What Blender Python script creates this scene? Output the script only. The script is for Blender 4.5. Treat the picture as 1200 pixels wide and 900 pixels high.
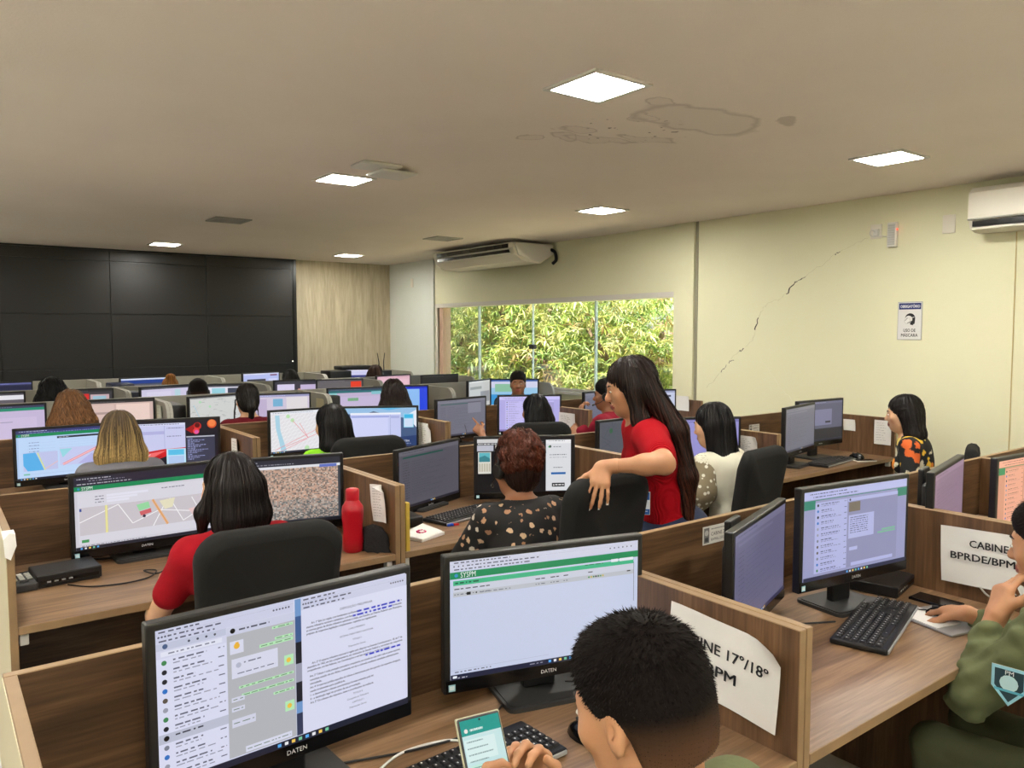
import bpy, bmesh, math, random
import numpy as np
from mathutils import Vector, Matrix
random.seed(7); RNG = np.random.default_rng(7)
for o in list(bpy.data.objects): bpy.data.objects.remove(o, do_unlink=True)
SC = bpy.context.scene; COL = SC.collection
PI = math.pi
R = math.radians
def lin(c):                                   # sRGB 0..255 -> linear
    out = []
    for v in c[:3]:
        v = v / 255.0
        out.append(v / 12.92 if v <= 0.04045 else ((v + 0.055) / 1.055) ** 2.4)
    return tuple(out)
# ---------------------------------------------------------------- camera
cam_d = bpy.data.cameras.new('camera'); cam = bpy.data.objects.new('camera', cam_d); COL.objects.link(cam)
cam_d.sensor_width = 36.0; cam_d.sensor_fit = 'HORIZONTAL'; cam_d.lens = 27.348; cam_d.clip_start = 0.05; cam_d.clip_end = 200
cam.location = (0, 0, 1.62); cam.rotation_euler = (R(90 - 3.891), 0, R(-37.059))
SC.camera = cam
# ---------------------------------------------------------------- sky, sun, exposure
W = bpy.data.worlds.new('world'); SC.world = W; W.use_nodes = True
wn = W.node_tree.nodes; wl = W.node_tree.links
for n in list(wn): wn.remove(n)
sky = wn.new('ShaderNodeTexSky'); sky.sky_type = 'NISHITA'; sky.sun_disc = False
sky.sun_elevation = R(58); sky.sun_rotation = R(250); sky.altitude = 100; sky.dust_density = 2.0
bg = wn.new('ShaderNodeBackground'); bg.inputs['Strength'].default_value = 0.45
wo = wn.new('ShaderNodeOutputWorld'); wl.new(sky.outputs[0], bg.inputs[0]); wl.new(bg.outputs[0], wo.inputs[0])
sun_d = bpy.data.lights.new('sun', 'SUN'); sun_d.energy = 25.0; sun_d.angle = R(0.6); sun_d.color = (1.0, 0.93, 0.78)
sun = bpy.data.objects.new('sun', sun_d); COL.objects.link(sun)
sun.location = (12, 0, 12); sun.rotation_euler = Vector((.36,.22,-.90)).to_track_quat('-Z','Y').to_euler()
SC.view_settings.view_transform = 'Standard'; SC.view_settings.look = 'None'
SC.view_settings.exposure = 0.0; SC.view_settings.gamma = 1.0; SC.view_settings.use_curve_mapping = False
LAMP = 124.0            # radiance of the ceiling LED panels
# ---------------------------------------------------------------- helpers
class MB:
    """collects polygons; builds ONE mesh"""
    def __init__(s): s.v = []; s.f = []; s.m = []; s.sm = []
    def add(s, vs, fs, m=0, smooth=False):
        b = len(s.v); s.v += [tuple(v) for v in vs]
        for f in fs: s.f.append(tuple(b + i for i in f)); s.m.append(m); s.sm.append(smooth)
        return s
    def box(s, x0, x1, y0, y1, z0, z1, m=0):
        return s.add([(x0,y0,z0),(x1,y0,z0),(x1,y1,z0),(x0,y1,z0),(x0,y0,z1),(x1,y0,z1),(x1,y1,z1),(x0,y1,z1)],
                     [(0,3,2,1),(4,5,6,7),(0,1,5,4),(1,2,6,5),(2,3,7,6),(3,0,4,7)], m)
    def rbox(s, x0, x1, y0, y1, z0, z1, b=0.005, m=0, seg=2):
        bm = bmesh.new(); bmesh.ops.create_cube(bm, size=1.0)
        for v in bm.verts:
            v.co = Vector(((x0+x1)/2 + v.co.x*(x1-x0), (y0+y1)/2 + v.co.y*(y1-y0), (z0+z1)/2 + v.co.z*(z1-z0)))
        b = min(b, 0.49*min(x1-x0, y1-y0, z1-z0))
        bmesh.ops.bevel(bm, geom=list(bm.edges), offset=b, segments=seg, profile=0.5, affect='EDGES')
        bm.verts.index_update()
        s.add([v.co[:] for v in bm.verts], [[v.index for v in f.verts] for f in bm.faces], m, b > 0.007); bm.free(); return s
    def prism(s, poly, z0, z1, m=0, smooth=False):      # poly in xy, counter-clockwise
        n = len(poly)
        vs = [(x,y,z0) for x,y in poly] + [(x,y,z1) for x,y in poly]
        s.add(vs, [tuple(range(n-1,-1,-1)), tuple(range(n,2*n))], m)
        return s.add(vs, [(i,(i+1)%n,n+(i+1)%n,n+i) for i in range(n)], m, smooth)
    def tube(s, pts, r, n=8, m=0, caps=True):
        pts = [Vector(p) for p in pts]; k = len(pts); rs = r if isinstance(r,(list,tuple)) else [r]*k
        vs = []; prev = None
        for i,p in enumerate(pts):
            t = (pts[min(i+1,k-1)] - pts[max(i-1,0)]).normalized()
            if prev is None:
                a = Vector((0,0,1)) if abs(t.z) < 0.9 else Vector((1,0,0)); u = t.cross(a).normalized()
            else:
                u = (prev - t*prev.dot(t)); u = u.normalized() if u.length > 1e-6 else t.orthogonal().normalized()
            prev = u; w = t.cross(u)
            for j in range(n):
                a = 2*PI*j/n; vs.append(p + (u*math.cos(a) + w*math.sin(a))*rs[i])
        fs = [(i*n+j, i*n+(j+1)%n, (i+1)*n+(j+1)%n, (i+1)*n+j) for i in range(k-1) for j in range(n)]
        s.add(vs, fs, m, True)
        if caps: s.add(vs[:n], [tuple(range(n-1,-1,-1))], m); s.add(vs[-n:], [tuple(range(n))], m)
        return s
    def lathe(s, prof, n=24, m=0, c=(0,0,0)):            # prof: (r,z) list bottom to top
        vs = []
        for r,z in prof:
            for j in range(n): a = 2*PI*j/n; vs.append((c[0]+r*math.cos(a), c[1]+r*math.sin(a), c[2]+z))
        k = len(prof)
        s.add(vs, [(i*n+j, i*n+(j+1)%n, (i+1)*n+(j+1)%n, (i+1)*n+j) for i in range(k-1) for j in range(n)], m, True)
        s.add(vs[:n], [tuple(range(n-1,-1,-1))], m); s.add(vs[-n:], [tuple(range(n))], m); return s
    def mesh(s, name, mats):
        me = bpy.data.meshes.new(name); me.from_pydata(s.v, [], s.f)
        for mt in (mats if isinstance(mats,(list,tuple)) else [mats]): me.materials.append(mt)
        me.polygons.foreach_set('material_index', s.m); me.polygons.foreach_set('use_smooth', s.sm); me.update(); return me
    def build(s, name, mats, parent=None, loc=(0,0,0), rz=0.0): return put(name, s.mesh(name, mats), parent, loc, rz)
def put(name, me, parent=None, loc=(0,0,0), rz=0.0, rot=None):
    o = bpy.data.objects.new(name, me); COL.objects.link(o); o.parent = parent; o.location = loc
    o.rotation_euler = rot if rot else (0,0,rz); return o
def tag(o, label, cat, group=None, kind=None):
    if label: o['label'] = label
    if cat: o['category'] = cat
    if group: o['group'] = group
    if kind: o['kind'] = kind
    return o
def thing(name, label, cat, loc=(0,0,0), rz=0.0, group=None):
    o = bpy.data.objects.new(name, None); COL.objects.link(o); o.location = loc; o.rotation_euler = (0,0,rz)
    o.empty_display_size = 0.1; return tag(o, label, cat, group)
def struct(name, mb, mats, parent=None, label=None):
    o = mb.build(name, mats, parent)
    if parent is None: o['kind'] = 'structure'
    if label: o['label'] = label
    return o
def rrect(w, h, r, n=5, cx=0, cy=0):                     # rounded rectangle outline, ccw
    pts = []
    for sx,sy,a0 in ((1,-1,-PI/2),(1,1,0),(-1,1,PI/2),(-1,-1,PI)):
        for i in range(n+1):
            a = a0 + (PI/2)*i/n
            pts.append((cx + sx*(w/2-r) + r*math.cos(a), cy + sy*(h/2-r) + r*math.sin(a)))
    return pts
def spline(pts, n=8):                                    # Catmull-Rom
    P = [Vector(p) for p in pts]; P = [2*P[0]-P[1]] + P + [2*P[-1]-P[-2]]; out = []
    for i in range(1, len(P)-2):
        for k in range(n):
            t = k/n; a,b,c,d = P[i-1],P[i],P[i+1],P[i+2]
            out.append(0.5*((2*b)+(c-a)*t+(2*a-5*b+4*c-d)*t*t+(3*b-a-3*c+d)*t**3))
    out.append(P[-2]); return out
# ---------------------------------------------------------------- text as flat meshes (made while the scene is still empty)
_TXT = {}
def text_mesh(s, bold=False):
    """(verts Nx2 with cap height about 0.7, tris) for a line of text"""
    if (s,bold) in _TXT: return _TXT[(s,bold)]
    cu = bpy.data.curves.new('t', 'FONT'); cu.body = s; cu.fill_mode = 'FRONT'; cu.resolution_u = 2; cu.size = 1.0
    o = bpy.data.objects.new('t', cu); COL.objects.link(o)
    dg = bpy.context.evaluated_depsgraph_get()
    me = o.evaluated_get(dg).to_mesh(); me.calc_loop_triangles()
    vs = np.empty(len(me.vertices)*3); me.vertices.foreach_get('co', vs); vs = vs.reshape(-1,3)[:,:2].copy()
    tr = np.empty(len(me.loop_triangles)*3, int); me.loop_triangles.foreach_get('vertices', tr); tr = tr.reshape(-1,3).copy()
    o.evaluated_get(dg).to_mesh_clear(); bpy.data.objects.remove(o); bpy.data.curves.remove(cu)
    _TXT[(s,bold)] = (vs, tr); return vs, tr
# ---------------------------------------------------------------- material helpers
def nt(name):
    m = bpy.data.materials.new(name); m.use_nodes = True; t = m.node_tree
    b = t.nodes['Principled BSDF']; return m, t, b
def mat(name, rgb, rough=0.5, metal=0.0, bump=0.0, bscale=200.0, var=0.0, vscale=6.0, emit=0.0, spec=None, trans=0.0, sheen=0.0, stretch=None):
    m, t, b = nt(name); c = lin(rgb)
    b.inputs['Base Color'].default_value = (*c,1); b.inputs['Roughness'].default_value = rough; b.inputs['Metallic'].default_value = metal
    if spec is not None: b.inputs['Specular IOR Level'].default_value = spec
    if trans: b.inputs['Transmission Weight'].default_value = trans
    if sheen: b.inputs['Sheen Weight'].default_value = sheen
    if emit: b.inputs['Emission Color'].default_value = (*c,1); b.inputs['Emission Strength'].default_value = emit
    if var or bump:
        tc = t.nodes.new('ShaderNodeTexCoord'); src = tc.outputs['Object']
        if stretch:
            mp = t.nodes.new('ShaderNodeMapping'); mp.inputs['Scale'].default_value = stretch; t.links.new(src, mp.inputs[0]); src = mp.outputs[0]
    if var:
        n = t.nodes.new('ShaderNodeTexNoise'); n.inputs['Scale'].default_value = vscale; n.inputs['Detail'].default_value = 4
        t.links.new(src, n.inputs['Vector'])
        r = t.nodes.new('ShaderNodeValToRGB'); e = r.color_ramp.elements
        e[0].position = 0.3; e[1].position = 0.7
        e[0].color = (*[max(0,x*(1-var)) for x in c],1); e[1].color = (*[min(1,x*(1+var)) for x in c],1)
        t.links.new(n.outputs[0], r.inputs[0]); t.links.new(r.outputs[0], b.inputs['Base Color'])
    if bump:
        n2 = t.nodes.new('ShaderNodeTexNoise'); n2.inputs['Scale'].default_value = bscale; n2.inputs['Detail'].default_value = 3
        t.links.new(src, n2.inputs['Vector'])
        bu = t.nodes.new('ShaderNodeBump'); bu.inputs['Strength'].default_value = bump; bu.inputs['Distance'].default_value = 0.01
        t.links.new(n2.outputs[0], bu.inputs['Height']); t.links.new(bu.outputs[0], b.inputs['Normal'])
    return m
def wood(name, dark, mid, light, axis, rough=0.42):
    """laminate with grain along the local axis ('x','y','z')"""
    m, t, b = nt(name); N = t.nodes.new; L = t.links.new
    tc = N('ShaderNodeTexCoord'); oi = N('ShaderNodeObjectInfo'); ml = N('ShaderNodeMath'); ml.operation = 'MULTIPLY'; ml.inputs[1].default_value = 37.0
    L(oi.outputs['Random'], ml.inputs[0]); ad = N('ShaderNodeVectorMath'); ad.operation = 'ADD'
    L(tc.outputs['Object'], ad.inputs[0]); L(ml.outputs[0], ad.inputs[1])
    mp = N('ShaderNodeMapping'); sc = {'x':(0.9,11,11),'y':(11,0.9,11),'z':(11,11,0.9)}[axis]; mp.inputs['Scale'].default_value = sc
    L(ad.outputs[0], mp.inputs[0])
    n1 = N('ShaderNodeTexNoise'); n1.inputs['Scale'].default_value = 1.6; n1.inputs['Detail'].default_value = 6; n1.inputs['Distortion'].default_value = 1.1
    L(mp.outputs[0], n1.inputs['Vector'])
    mp2 = N('ShaderNodeMapping'); mp2.inputs['Scale'].default_value = tuple(4*x if x > 1 else x*2.5 for x in sc); L(ad.outputs[0], mp2.inputs[0])
    n2 = N('ShaderNodeTexNoise'); n2.inputs['Scale'].default_value = 3.0; n2.inputs['Detail'].default_value = 3; L(mp2.outputs[0], n2.inputs['Vector'])
    mx = N('ShaderNodeMix'); mx.data_type = 'FLOAT'; mx.inputs[0].default_value = 0.35
    L(n1.outputs[0], mx.inputs[2]); L(n2.outputs[0], mx.inputs[3])
    r = N('ShaderNodeValToRGB'); e = r.color_ramp.elements; e[0].position = 0.34; e[1].position = 0.66
    e[0].color = (*lin(dark),1); e[1].color = (*lin(light),1); k = e.new(0.5); k.color = (*lin(mid),1)
    L(mx.outputs[0], r.inputs[0]); L(r.outputs[0], b.inputs['Base Color']); b.inputs['Roughness'].default_value = rough
    bu = N('ShaderNodeBump'); bu.inputs['Strength'].default_value = 0.08; bu.inputs['Distance'].default_value = 0.004
    L(n2.outputs[0], bu.inputs['Height']); L(bu.outputs[0], b.inputs['Normal']); return m
def attr_mat(name, emit=0.0, rough=0.5, bump=0.0, var=0.0):
    """colour from the mesh attribute 'col' (printed or shown on a screen)"""
    m, t, b = nt(name); a = t.nodes.new('ShaderNodeAttribute'); a.attribute_name = 'col'
    b.inputs['Roughness'].default_value = rough
    if emit:
        b.inputs['Base Color'].default_value = (0.004,0.004,0.005,1)
        t.links.new(a.outputs['Color'], b.inputs['Emission Color']); b.inputs['Emission Strength'].default_value = emit
    else: t.links.new(a.outputs['Color'], b.inputs['Base Color'])
    return m
WD, WM_, WL_ = (60,42,27), (90,66,44), (120,91,63)
M = dict(
 wood_x=wood('walnut_laminate_x', WD, WM_, WL_, 'x'), wood_y=wood('walnut_laminate_y', WD, WM_, WL_, 'y'), wood_z=wood('walnut_laminate_z', (74,52,34), (98,71,47), (122,91,63), 'z'),
 desk=wood('walnut_desktop', (92,68,46), (122,94,67), (148,118,88), 'x', 0.38),
 band=mat('tan_edge_band', (138,112,80), 0.5, var=0.08, vscale=20), outer=mat('cream_outer_laminate', (205,196,168), 0.6),  # band: real edge banding, its tan lightened to carry the light from above
 grey=mat('grey_laminate', (150,148,136), 0.55, var=0.05, vscale=3), greyband=mat('grey_edge', (168,166,156), 0.5),
 black=mat('black_plastic', (20,20,21), 0.42, bump=0.05, bscale=900), gloss=mat('gloss_black', (10,10,12), 0.18), dkgrey=mat('dark_grey_plastic', (46,46,46), 0.5),
 mesh=mat('black_chair_fabric', (31,31,30), 0.9, bump=0.25, bscale=700, spec=0.25), chrome=mat('chrome', (190,190,192), 0.2, 1.0),
 white=mat('white_plastic', (226,224,216), 0.4), paper=mat('white_paper', (232,231,226), 0.8, bump=0.12, bscale=14), ink=mat('black_ink', (22,22,24), 0.8), cream=mat('cream_plastic', (232,227,212), 0.4),
 red=mat('red_bottle_plastic', (172,12,30), 0.32), redcap=mat('coral_cup_plastic', (206,66,62), 0.4), key=mat('key_black', (28,28,30), 0.5), legend=mat('key_legend', (214,214,214), 0.6),
 navy=mat('navy_case', (26,32,58), 0.35), blue=mat('blue_plastic', (30,80,200), 0.4), cable=mat('black_cable', (14,14,15), 0.5), wcable=mat('white_cable', (220,220,214), 0.5),
 yellow=mat('yellow_card', (190,160,60), 0.7), silver=mat('silver_plastic', (168,170,172), 0.35, 0.4), pink=mat('pink_napkin', (200,60,110), 0.8), cloth=mat('dark_cloth', (30,29,31), 0.95, bump=0.6, bscale=60),
 screen=attr_mat('screen_emission', 1.0, 0.32), print=attr_mat('printed', 0.0, 0.7), logo=mat('logo_print', (200,200,200), 0.5),
 led_blue=mat('power_led', (120,190,255), 0.4, emit=4.0),
)
# ================================================================= THE ROOM
XW, YF, ZC = 5.40, 10.10, 2.567         # right wall, front wall, ceiling
XL, YB = -3.6, -4.0
def plaster(name, base, var, stain=None):
    m, t, b = nt(name); N = t.nodes.new; L = t.links.new
    tc = N('ShaderNodeTexCoord'); n = N('ShaderNodeTexNoise'); n.inputs['Scale'].default_value = 0.9; n.inputs['Detail'].default_value = 6
    L(tc.outputs['Object'], n.inputs['Vector'])
    r = N('ShaderNodeValToRGB'); e = r.color_ramp.elements; e[0].position = .35; e[1].position = .65
    c = lin(base); e[0].color = (*[x*(1-var) for x in c],1); e[1].color = (*[min(1,x*(1+var)) for x in c],1)
    L(n.outputs[0], r.inputs[0]); col = r.outputs[0]
    if stain: col = stain(t, tc.outputs['Object'], col)
    L(col, b.inputs['Base Color']); b.inputs['Roughness'].default_value = 0.75
    n2 = N('ShaderNodeTexNoise'); n2.inputs['Scale'].default_value = 90; n2.inputs['Detail'].default_value = 4; L(tc.outputs['Object'], n2.inputs['Vector'])
    bu = N('ShaderNodeBump'); bu.inputs['Strength'].default_value = 0.10; bu.inputs['Distance'].default_value = 0.01
    L(n2.outputs[0], bu.inputs['Height']); L(bu.outputs[0], b.inputs['Normal']); return m
def water_stain(t, co, col):
    """brown tide lines and dots the leak has left on the ceiling paint"""
    N = t.nodes.new; L = t.links.new
    nz = N('ShaderNodeTexNoise'); nz.inputs['Scale'].default_value = 5.0; nz.inputs['Detail'].default_value = 5; L(co, nz.inputs['Vector'])
    sb = N('ShaderNodeVectorMath'); sb.operation = 'SUBTRACT'; sb.inputs[1].default_value = (.5,.5,.5); L(nz.outputs['Color'], sb.inputs[0])
    sc = N('ShaderNodeVectorMath'); sc.operation = 'SCALE'; sc.inputs['Scale'].default_value = 0.22; L(sb.outputs[0], sc.inputs[0])
    ad = N('ShaderNodeVectorMath'); ad.operation = 'ADD'; L(co, ad.inputs[0]); L(sc.outputs[0], ad.inputs[1])
    acc = None
    def ell(cx, cy, rx, ry, rot):
        mp = N('ShaderNodeMapping'); mp.vector_type = 'TEXTURE'; mp.inputs['Location'].default_value = (cx,cy,0)
        mp.inputs['Rotation'].default_value = (0,0,R(rot)); mp.inputs['Scale'].default_value = (rx,ry,1e6)
        L(ad.outputs[0], mp.inputs[0]); ln = N('ShaderNodeVectorMath'); ln.operation = 'LENGTH'; L(mp.outputs[0], ln.inputs[0]); return ln.outputs['Value']
    def put_mask(v, lo, hi, amt, ring):
        nonlocal acc
        if ring:
            s1 = N('ShaderNodeMath'); s1.operation = 'SUBTRACT'; s1.inputs[1].default_value = 1.0; L(v, s1.inputs[0])
            ab = N('ShaderNodeMath'); ab.operation = 'ABSOLUTE'; L(s1.outputs[0], ab.inputs[0]); v = ab.outputs[0]
        mr = N('ShaderNodeMapRange'); mr.inputs['From Min'].default_value = lo; mr.inputs['From Max'].default_value = hi
        mr.inputs['To Min'].default_value = amt; mr.inputs['To Max'].default_value = 0.0; L(v, mr.inputs['Value'])
        if acc is None: acc = mr.outputs[0]
        else:
            mx = N('ShaderNodeMath'); mx.operation = 'MAXIMUM'; L(acc, mx.inputs[0]); L(mr.outputs[0], mx.inputs[1]); acc = mx.outputs[0]
    for a in ((2.85,2.35,.33,.16,-2),(2.50,2.26,.07,.05,10),(2.50,2.80,.08,.055,0),(2.56,2.95,.10,.06,20),(2.72,2.88,.20,.05,-20),(2.40,3.05,.06,.05,0),(2.62,2.45,.09,.05,30),(2.9,2.72,.16,.045,-10)):
        put_mask(ell(*a), 0.01, 0.17, 0.30, True); put_mask(ell(*a), 0.85, 1.0, 0.07, False)
    put_mask(ell(3.14,2.12,.10,.045,25), 0.8, 1.05, 0.32, False)
    w = N('ShaderNodeTexNoise'); w.inputs['Scale'].default_value = 26; w.inputs['Detail'].default_value = 1; L(co, w.inputs['Vector'])
    mr = N('ShaderNodeMapRange'); mr.inputs['From Min'].default_value = .68; mr.inputs['From Max'].default_value = .72; L(w.outputs[0], mr.inputs['Value'])
    v = ell(2.72,2.68,.30,.22,-15); m2 = N('ShaderNodeMapRange'); m2.inputs['From Min'].default_value = .8; m2.inputs['From Max'].default_value = 1.1; m2.inputs['To Min'].default_value = .75; m2.inputs['To Max'].default_value = 0; L(v, m2.inputs['Value'])
    mu = N('ShaderNodeMath'); mu.operation = 'MULTIPLY'; L(mr.outputs[0], mu.inputs[0]); L(m2.outputs[0], mu.inputs[1])
    mx = N('ShaderNodeMath'); mx.operation = 'MAXIMUM'; L(acc, mx.inputs[0]); L(mu.outputs[0], mx.inputs[1])
    mix = N('ShaderNodeMix'); mix.data_type = 'RGBA'; L(mx.outputs[0], mix.inputs[0]); L(col, mix.inputs[6]); mix.inputs[7].default_value = (*lin((96,76,50)),1)
    return mix.outputs[2]
M['ceil'] = plaster('ceiling_paint', (244,234,224), 0.03, water_stain)
M['wall'] = plaster('cream_wall_paint', (229,227,194), 0.025)
M['wall2'] = plaster('pale_wall_paint', (222,226,216), 0.03)
M['floor'] = mat('floor_tile', (206,202,194), 0.35, var=0.05, vscale=1.2)
M['panelw'] = wood('pale_oak_panel', (170,158,130), (190,178,150), (206,196,170), 'z', 0.5)
M['vw'] = mat('video_wall_black', (19,18,18), 0.42, bump=0.05, bscale=1200); M['vwf'] = mat('video_wall_frame', (15,14,14), 0.3)
M['alu'] = mat('white_aluminium', (222,218,208), 0.35, 0.2); M['reveal'] = mat('brown_reveal', (196,168,144), 0.6)
gm, gt, gb = nt('window_glass')
for n in list(gt.nodes):
    if n.type == 'BSDF_PRINCIPLED': gt.nodes.remove(n)
_tr = gt.nodes.new('ShaderNodeBsdfTransparent'); _tr.inputs[0].default_value = (.93,.96,.94,1); _gl = gt.nodes.new('ShaderNodeBsdfGlossy'); _gl.inputs['Roughness'].default_value = 0.02
_fr = gt.nodes.new('ShaderNodeLayerWeight'); _fr.inputs[0].default_value = 0.12; _mx = gt.nodes.new('ShaderNodeMixShader')
gt.links.new(_fr.outputs['Facing'], _mx.inputs[0]); gt.links.new(_tr.outputs[0], _mx.inputs[1]); gt.links.new(_gl.outputs[0], _mx.inputs[2])
gt.links.new(_mx.outputs[0], [n for n in gt.nodes if n.type == 'OUTPUT_MATERIAL'][0].inputs[0]); M['glass'] = gm
M['glassedge'] = mat('green_glass_edge', (206,228,224), 0.2)
T = 0.14
struct('floor', MB().box(XL,XW+T,YB,YF+T,-0.1,0), M['floor'])
struct('ceiling', MB().box(XL,XW+T,YB,YF+T,ZC,ZC+0.12), M['ceil'])
struct('wall_left', MB().box(XL-T,XL,YB,YF+T,0,ZC), M['wall2']); struct('wall_back', MB().box(XL-T,XW+T,YB-T,YB,0,ZC), M['wall'])
struct('wall_front', MB().box(XL,XW,YF,YF+T,0,ZC), M['wall2'])
# right wall: near stretch, window stretch set back 2 cm, far pier
WY0, WY1, WZ0, WZ1 = 4.72, 8.78, 0.985, 1.955
wr = MB(); wr.box(XW,XW+T,YB,4.49,0,ZC)
wr.box(XW+.02,XW+T,4.49,8.87,WZ1,ZC); wr.box(XW+.02,XW+T,4.49,8.87,0,WZ0); wr.box(XW+.02,XW+T,4.49,WY0,WZ0,WZ1); wr.box(XW+.02,XW+T,WY1,8.87,WZ0,WZ1)
wall_right = struct('wall_right', wr, M['wall'])
wf = MB(); wf.box(XW,XW+T,8.87,YF,0,ZC)
struct('wall_right_far', wf, M['wall2'])
struct('trim_1', MB().box(XW-.025,XW+.02,4.492,4.715,0,ZC), M['wall'], label='narrow plastered pier beside the window')
struct('trim_2', MB().box(XW-.006,XW,4.462,4.49,0,ZC), mat('joint_grey', (150,146,124), .8), label='dark vertical joint beside the pier')
# cracks in the near wall plaster: thin dark splits sunk into the paint
def crack(pts, w, m):
    mb = MB(); P = []
    for i in range(len(pts)-1):
        (y0,z0),(y1,z1) = pts[i],pts[i+1]
        for k in range(5):
            t = k/5; P.append((y0+(y1-y0)*t + random.uniform(-.010,.010), z0+(z1-z0)*t + random.uniform(-.010,.010)))
    P.append(pts[-1])
    for (a,b),(c,d) in zip(P[:-1],P[1:]):
        ww = w*random.uniform(.4,1.2); L_ = math.hypot(c-a,d-b)+1e-6; ny,nz = -(d-b)/L_*ww,(c-a)/L_*ww
        mb.add([(XW-.0012,a-ny,b-nz),(XW-.0012,c-ny,d-nz),(XW-.0012,c+ny,d+nz),(XW-.0012,a+ny,b+nz),(XW+.001,a-ny,b-nz),(XW+.001,c-ny,d-nz),(XW+.001,c+ny,d+nz),(XW+.001,a+ny,b+nz)],
               [(0,1,2,3),(0,4,5,1),(1,5,6,2),(2,6,7,3),(3,7,4,0)])
    mb.build('crack', m, wall_right)
ck = mat('crack_dark', (50,44,32), .9); ckl = mat('crack_faint', (196,190,152), .9)
crack([(3.43,2.04),(3.49,2.01)],.0035,ck); crack([(3.50,2.00),(3.54,1.98),(3.59,1.91)],.005,ck); crack([(3.59,1.91),(3.66,1.87),(3.75,1.84),(3.80,1.80)],.0010,ckl)
crack([(3.84,1.72),(3.87,1.63)],.006,ck); crack([(3.80,1.80),(3.84,1.72)],.0010,ckl); crack([(3.87,1.63),(3.90,1.55),(3.96,1.49)],.0010,ckl); crack([(3.98,1.475),(4.02,1.45)],.003,ck)
crack([(4.02,1.45),(4.10,1.38)],.0009,ckl); crack([(4.08,1.38),(4.12,1.35)],.003,ck); crack([(4.14,1.33),(4.2,1.27)],.002,ck); crack([(4.2,1.27),(4.35,1.13)],.0009,ckl)
crack([(3.43,2.04),(3.30,2.11),(3.19,2.19)],.0008,ckl); crack([(3.19,2.19),(3.15,2.20)],.0025,ck); crack([(3.15,2.20),(3.05,2.24),(2.94,2.28)],.0008,ckl); crack([(3.82,1.40),(3.70,1.27),(3.62,1.17),(3.50,1.06)],.0014,mat('crack_pale',(238,234,210),.9))
# front wall: pale wood panelling right of the video wall
struct('wall_front_panelling', MB().box(3.95,XW,YF-.02,YF,0,ZC), M['panelw'], label='pale oak panelling right of the video wall')
for i in range(1,5): MB().box(3.95+i*.29-.001,3.95+i*.29+.001,YF-.0215,YF-.02,0,ZC).build('panel_joint', M['reveal'], bpy.data.objects['wall_front_panelling'])
# window
win = thing('window_1', None, None, (0,0,0)); win['kind'] = 'structure'; win['label'] = 'wide frameless sliding window in the right wall'
fr = MB(); x0, x1 = XW+.005, XW+T+.01
fr.box(XW-.004,x1,WY0-.03,WY1+.05,WZ1-.03,WZ1+.02); fr.box(XW-.02,x1,WY0-.02,WY1+.05,WZ0-.03,WZ0); fr.box(XW,x1,WY1,WY1+.05,WZ0,WZ1)
fr.build('frame', M['alu'], win); MB().box(XW+.03,x1,WY1-.09,WY1,WZ0,WZ1-.03).build('jamb', M['reveal'], win)
MB().box(XW+.06,XW+.08,WY0,WY1,WZ0,WZ0+.025).build('rail', M['alu'], win)
js = [4.72, 5.84, 6.86, 7.92, 8.70]
for i in range(4):
    xo = XW+.07+(.012 if i in (1,2) else 0); MB().box(xo,xo+.008,js[i]+.001-(.03 if i in (1,) else 0),js[i+1]-.001+(.03 if i==2 else 0),WZ0+.02,WZ1-.03).build('pane', M['glass'], win)
for y,w in ((5.83,.020),(6.86,.006),(7.92,.022)): MB().box(XW+.066,XW+.092,y-w/2,y+w/2,WZ0+.02,WZ1-.03).build('pane_edge', M['glassedge'], win)
MB().rbox(XW+.05,XW+.10,6.82,6.90,1.42,1.47,.004).build('lock', M['dkgrey'], win)
# video wall
vw = thing('video_wall', 'large black video wall of matte panels covering the front wall', 'video wall', (0,YF,0))
VX0, VX1 = -2.58, 3.97
MB().box(VX0,VX1,-.085,-.001,0,ZC-.004).build('cabinet', M['vwf'], vw)
f = MB(); f.box(VX0,VX1,-.10,-.085,ZC-.022,ZC-.004); f.box(3.93,VX1,-.10,-.085,0,ZC-.022); f.build('frame', M['vwf'], vw)
xs = [-2.56,-1.485,-.41,.665,1.74,2.815,3.905]; zs = [.35,1.21,1.775,2.33]
for i in range(6):
    a, b_ = xs[i]+.004, xs[i+1]-.004
    for (z0,z1) in ((.02,.60),(.61,1.185),(1.195,1.81),(1.817,2.415)): MB().rbox(a,b_,-.098,-.086,z0,z1,.002,seg=1).build('panel', M['vw'], vw)
    MB().rbox(a,b_,-.105,-.086,2.425,2.54,.002,seg=1).build('panel', M['vw'], vw)
MB().box(-2.56,3.9,-.0995,-.098,1.1865,1.1935).build('lower_trim', M['dkgrey'], vw)
MB().rbox(3.895,3.91,-.104,-.098,1.215,1.228,.002).build('indicator', mat('indicator', (255,240,230),.4,emit=2.0), vw)
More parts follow.
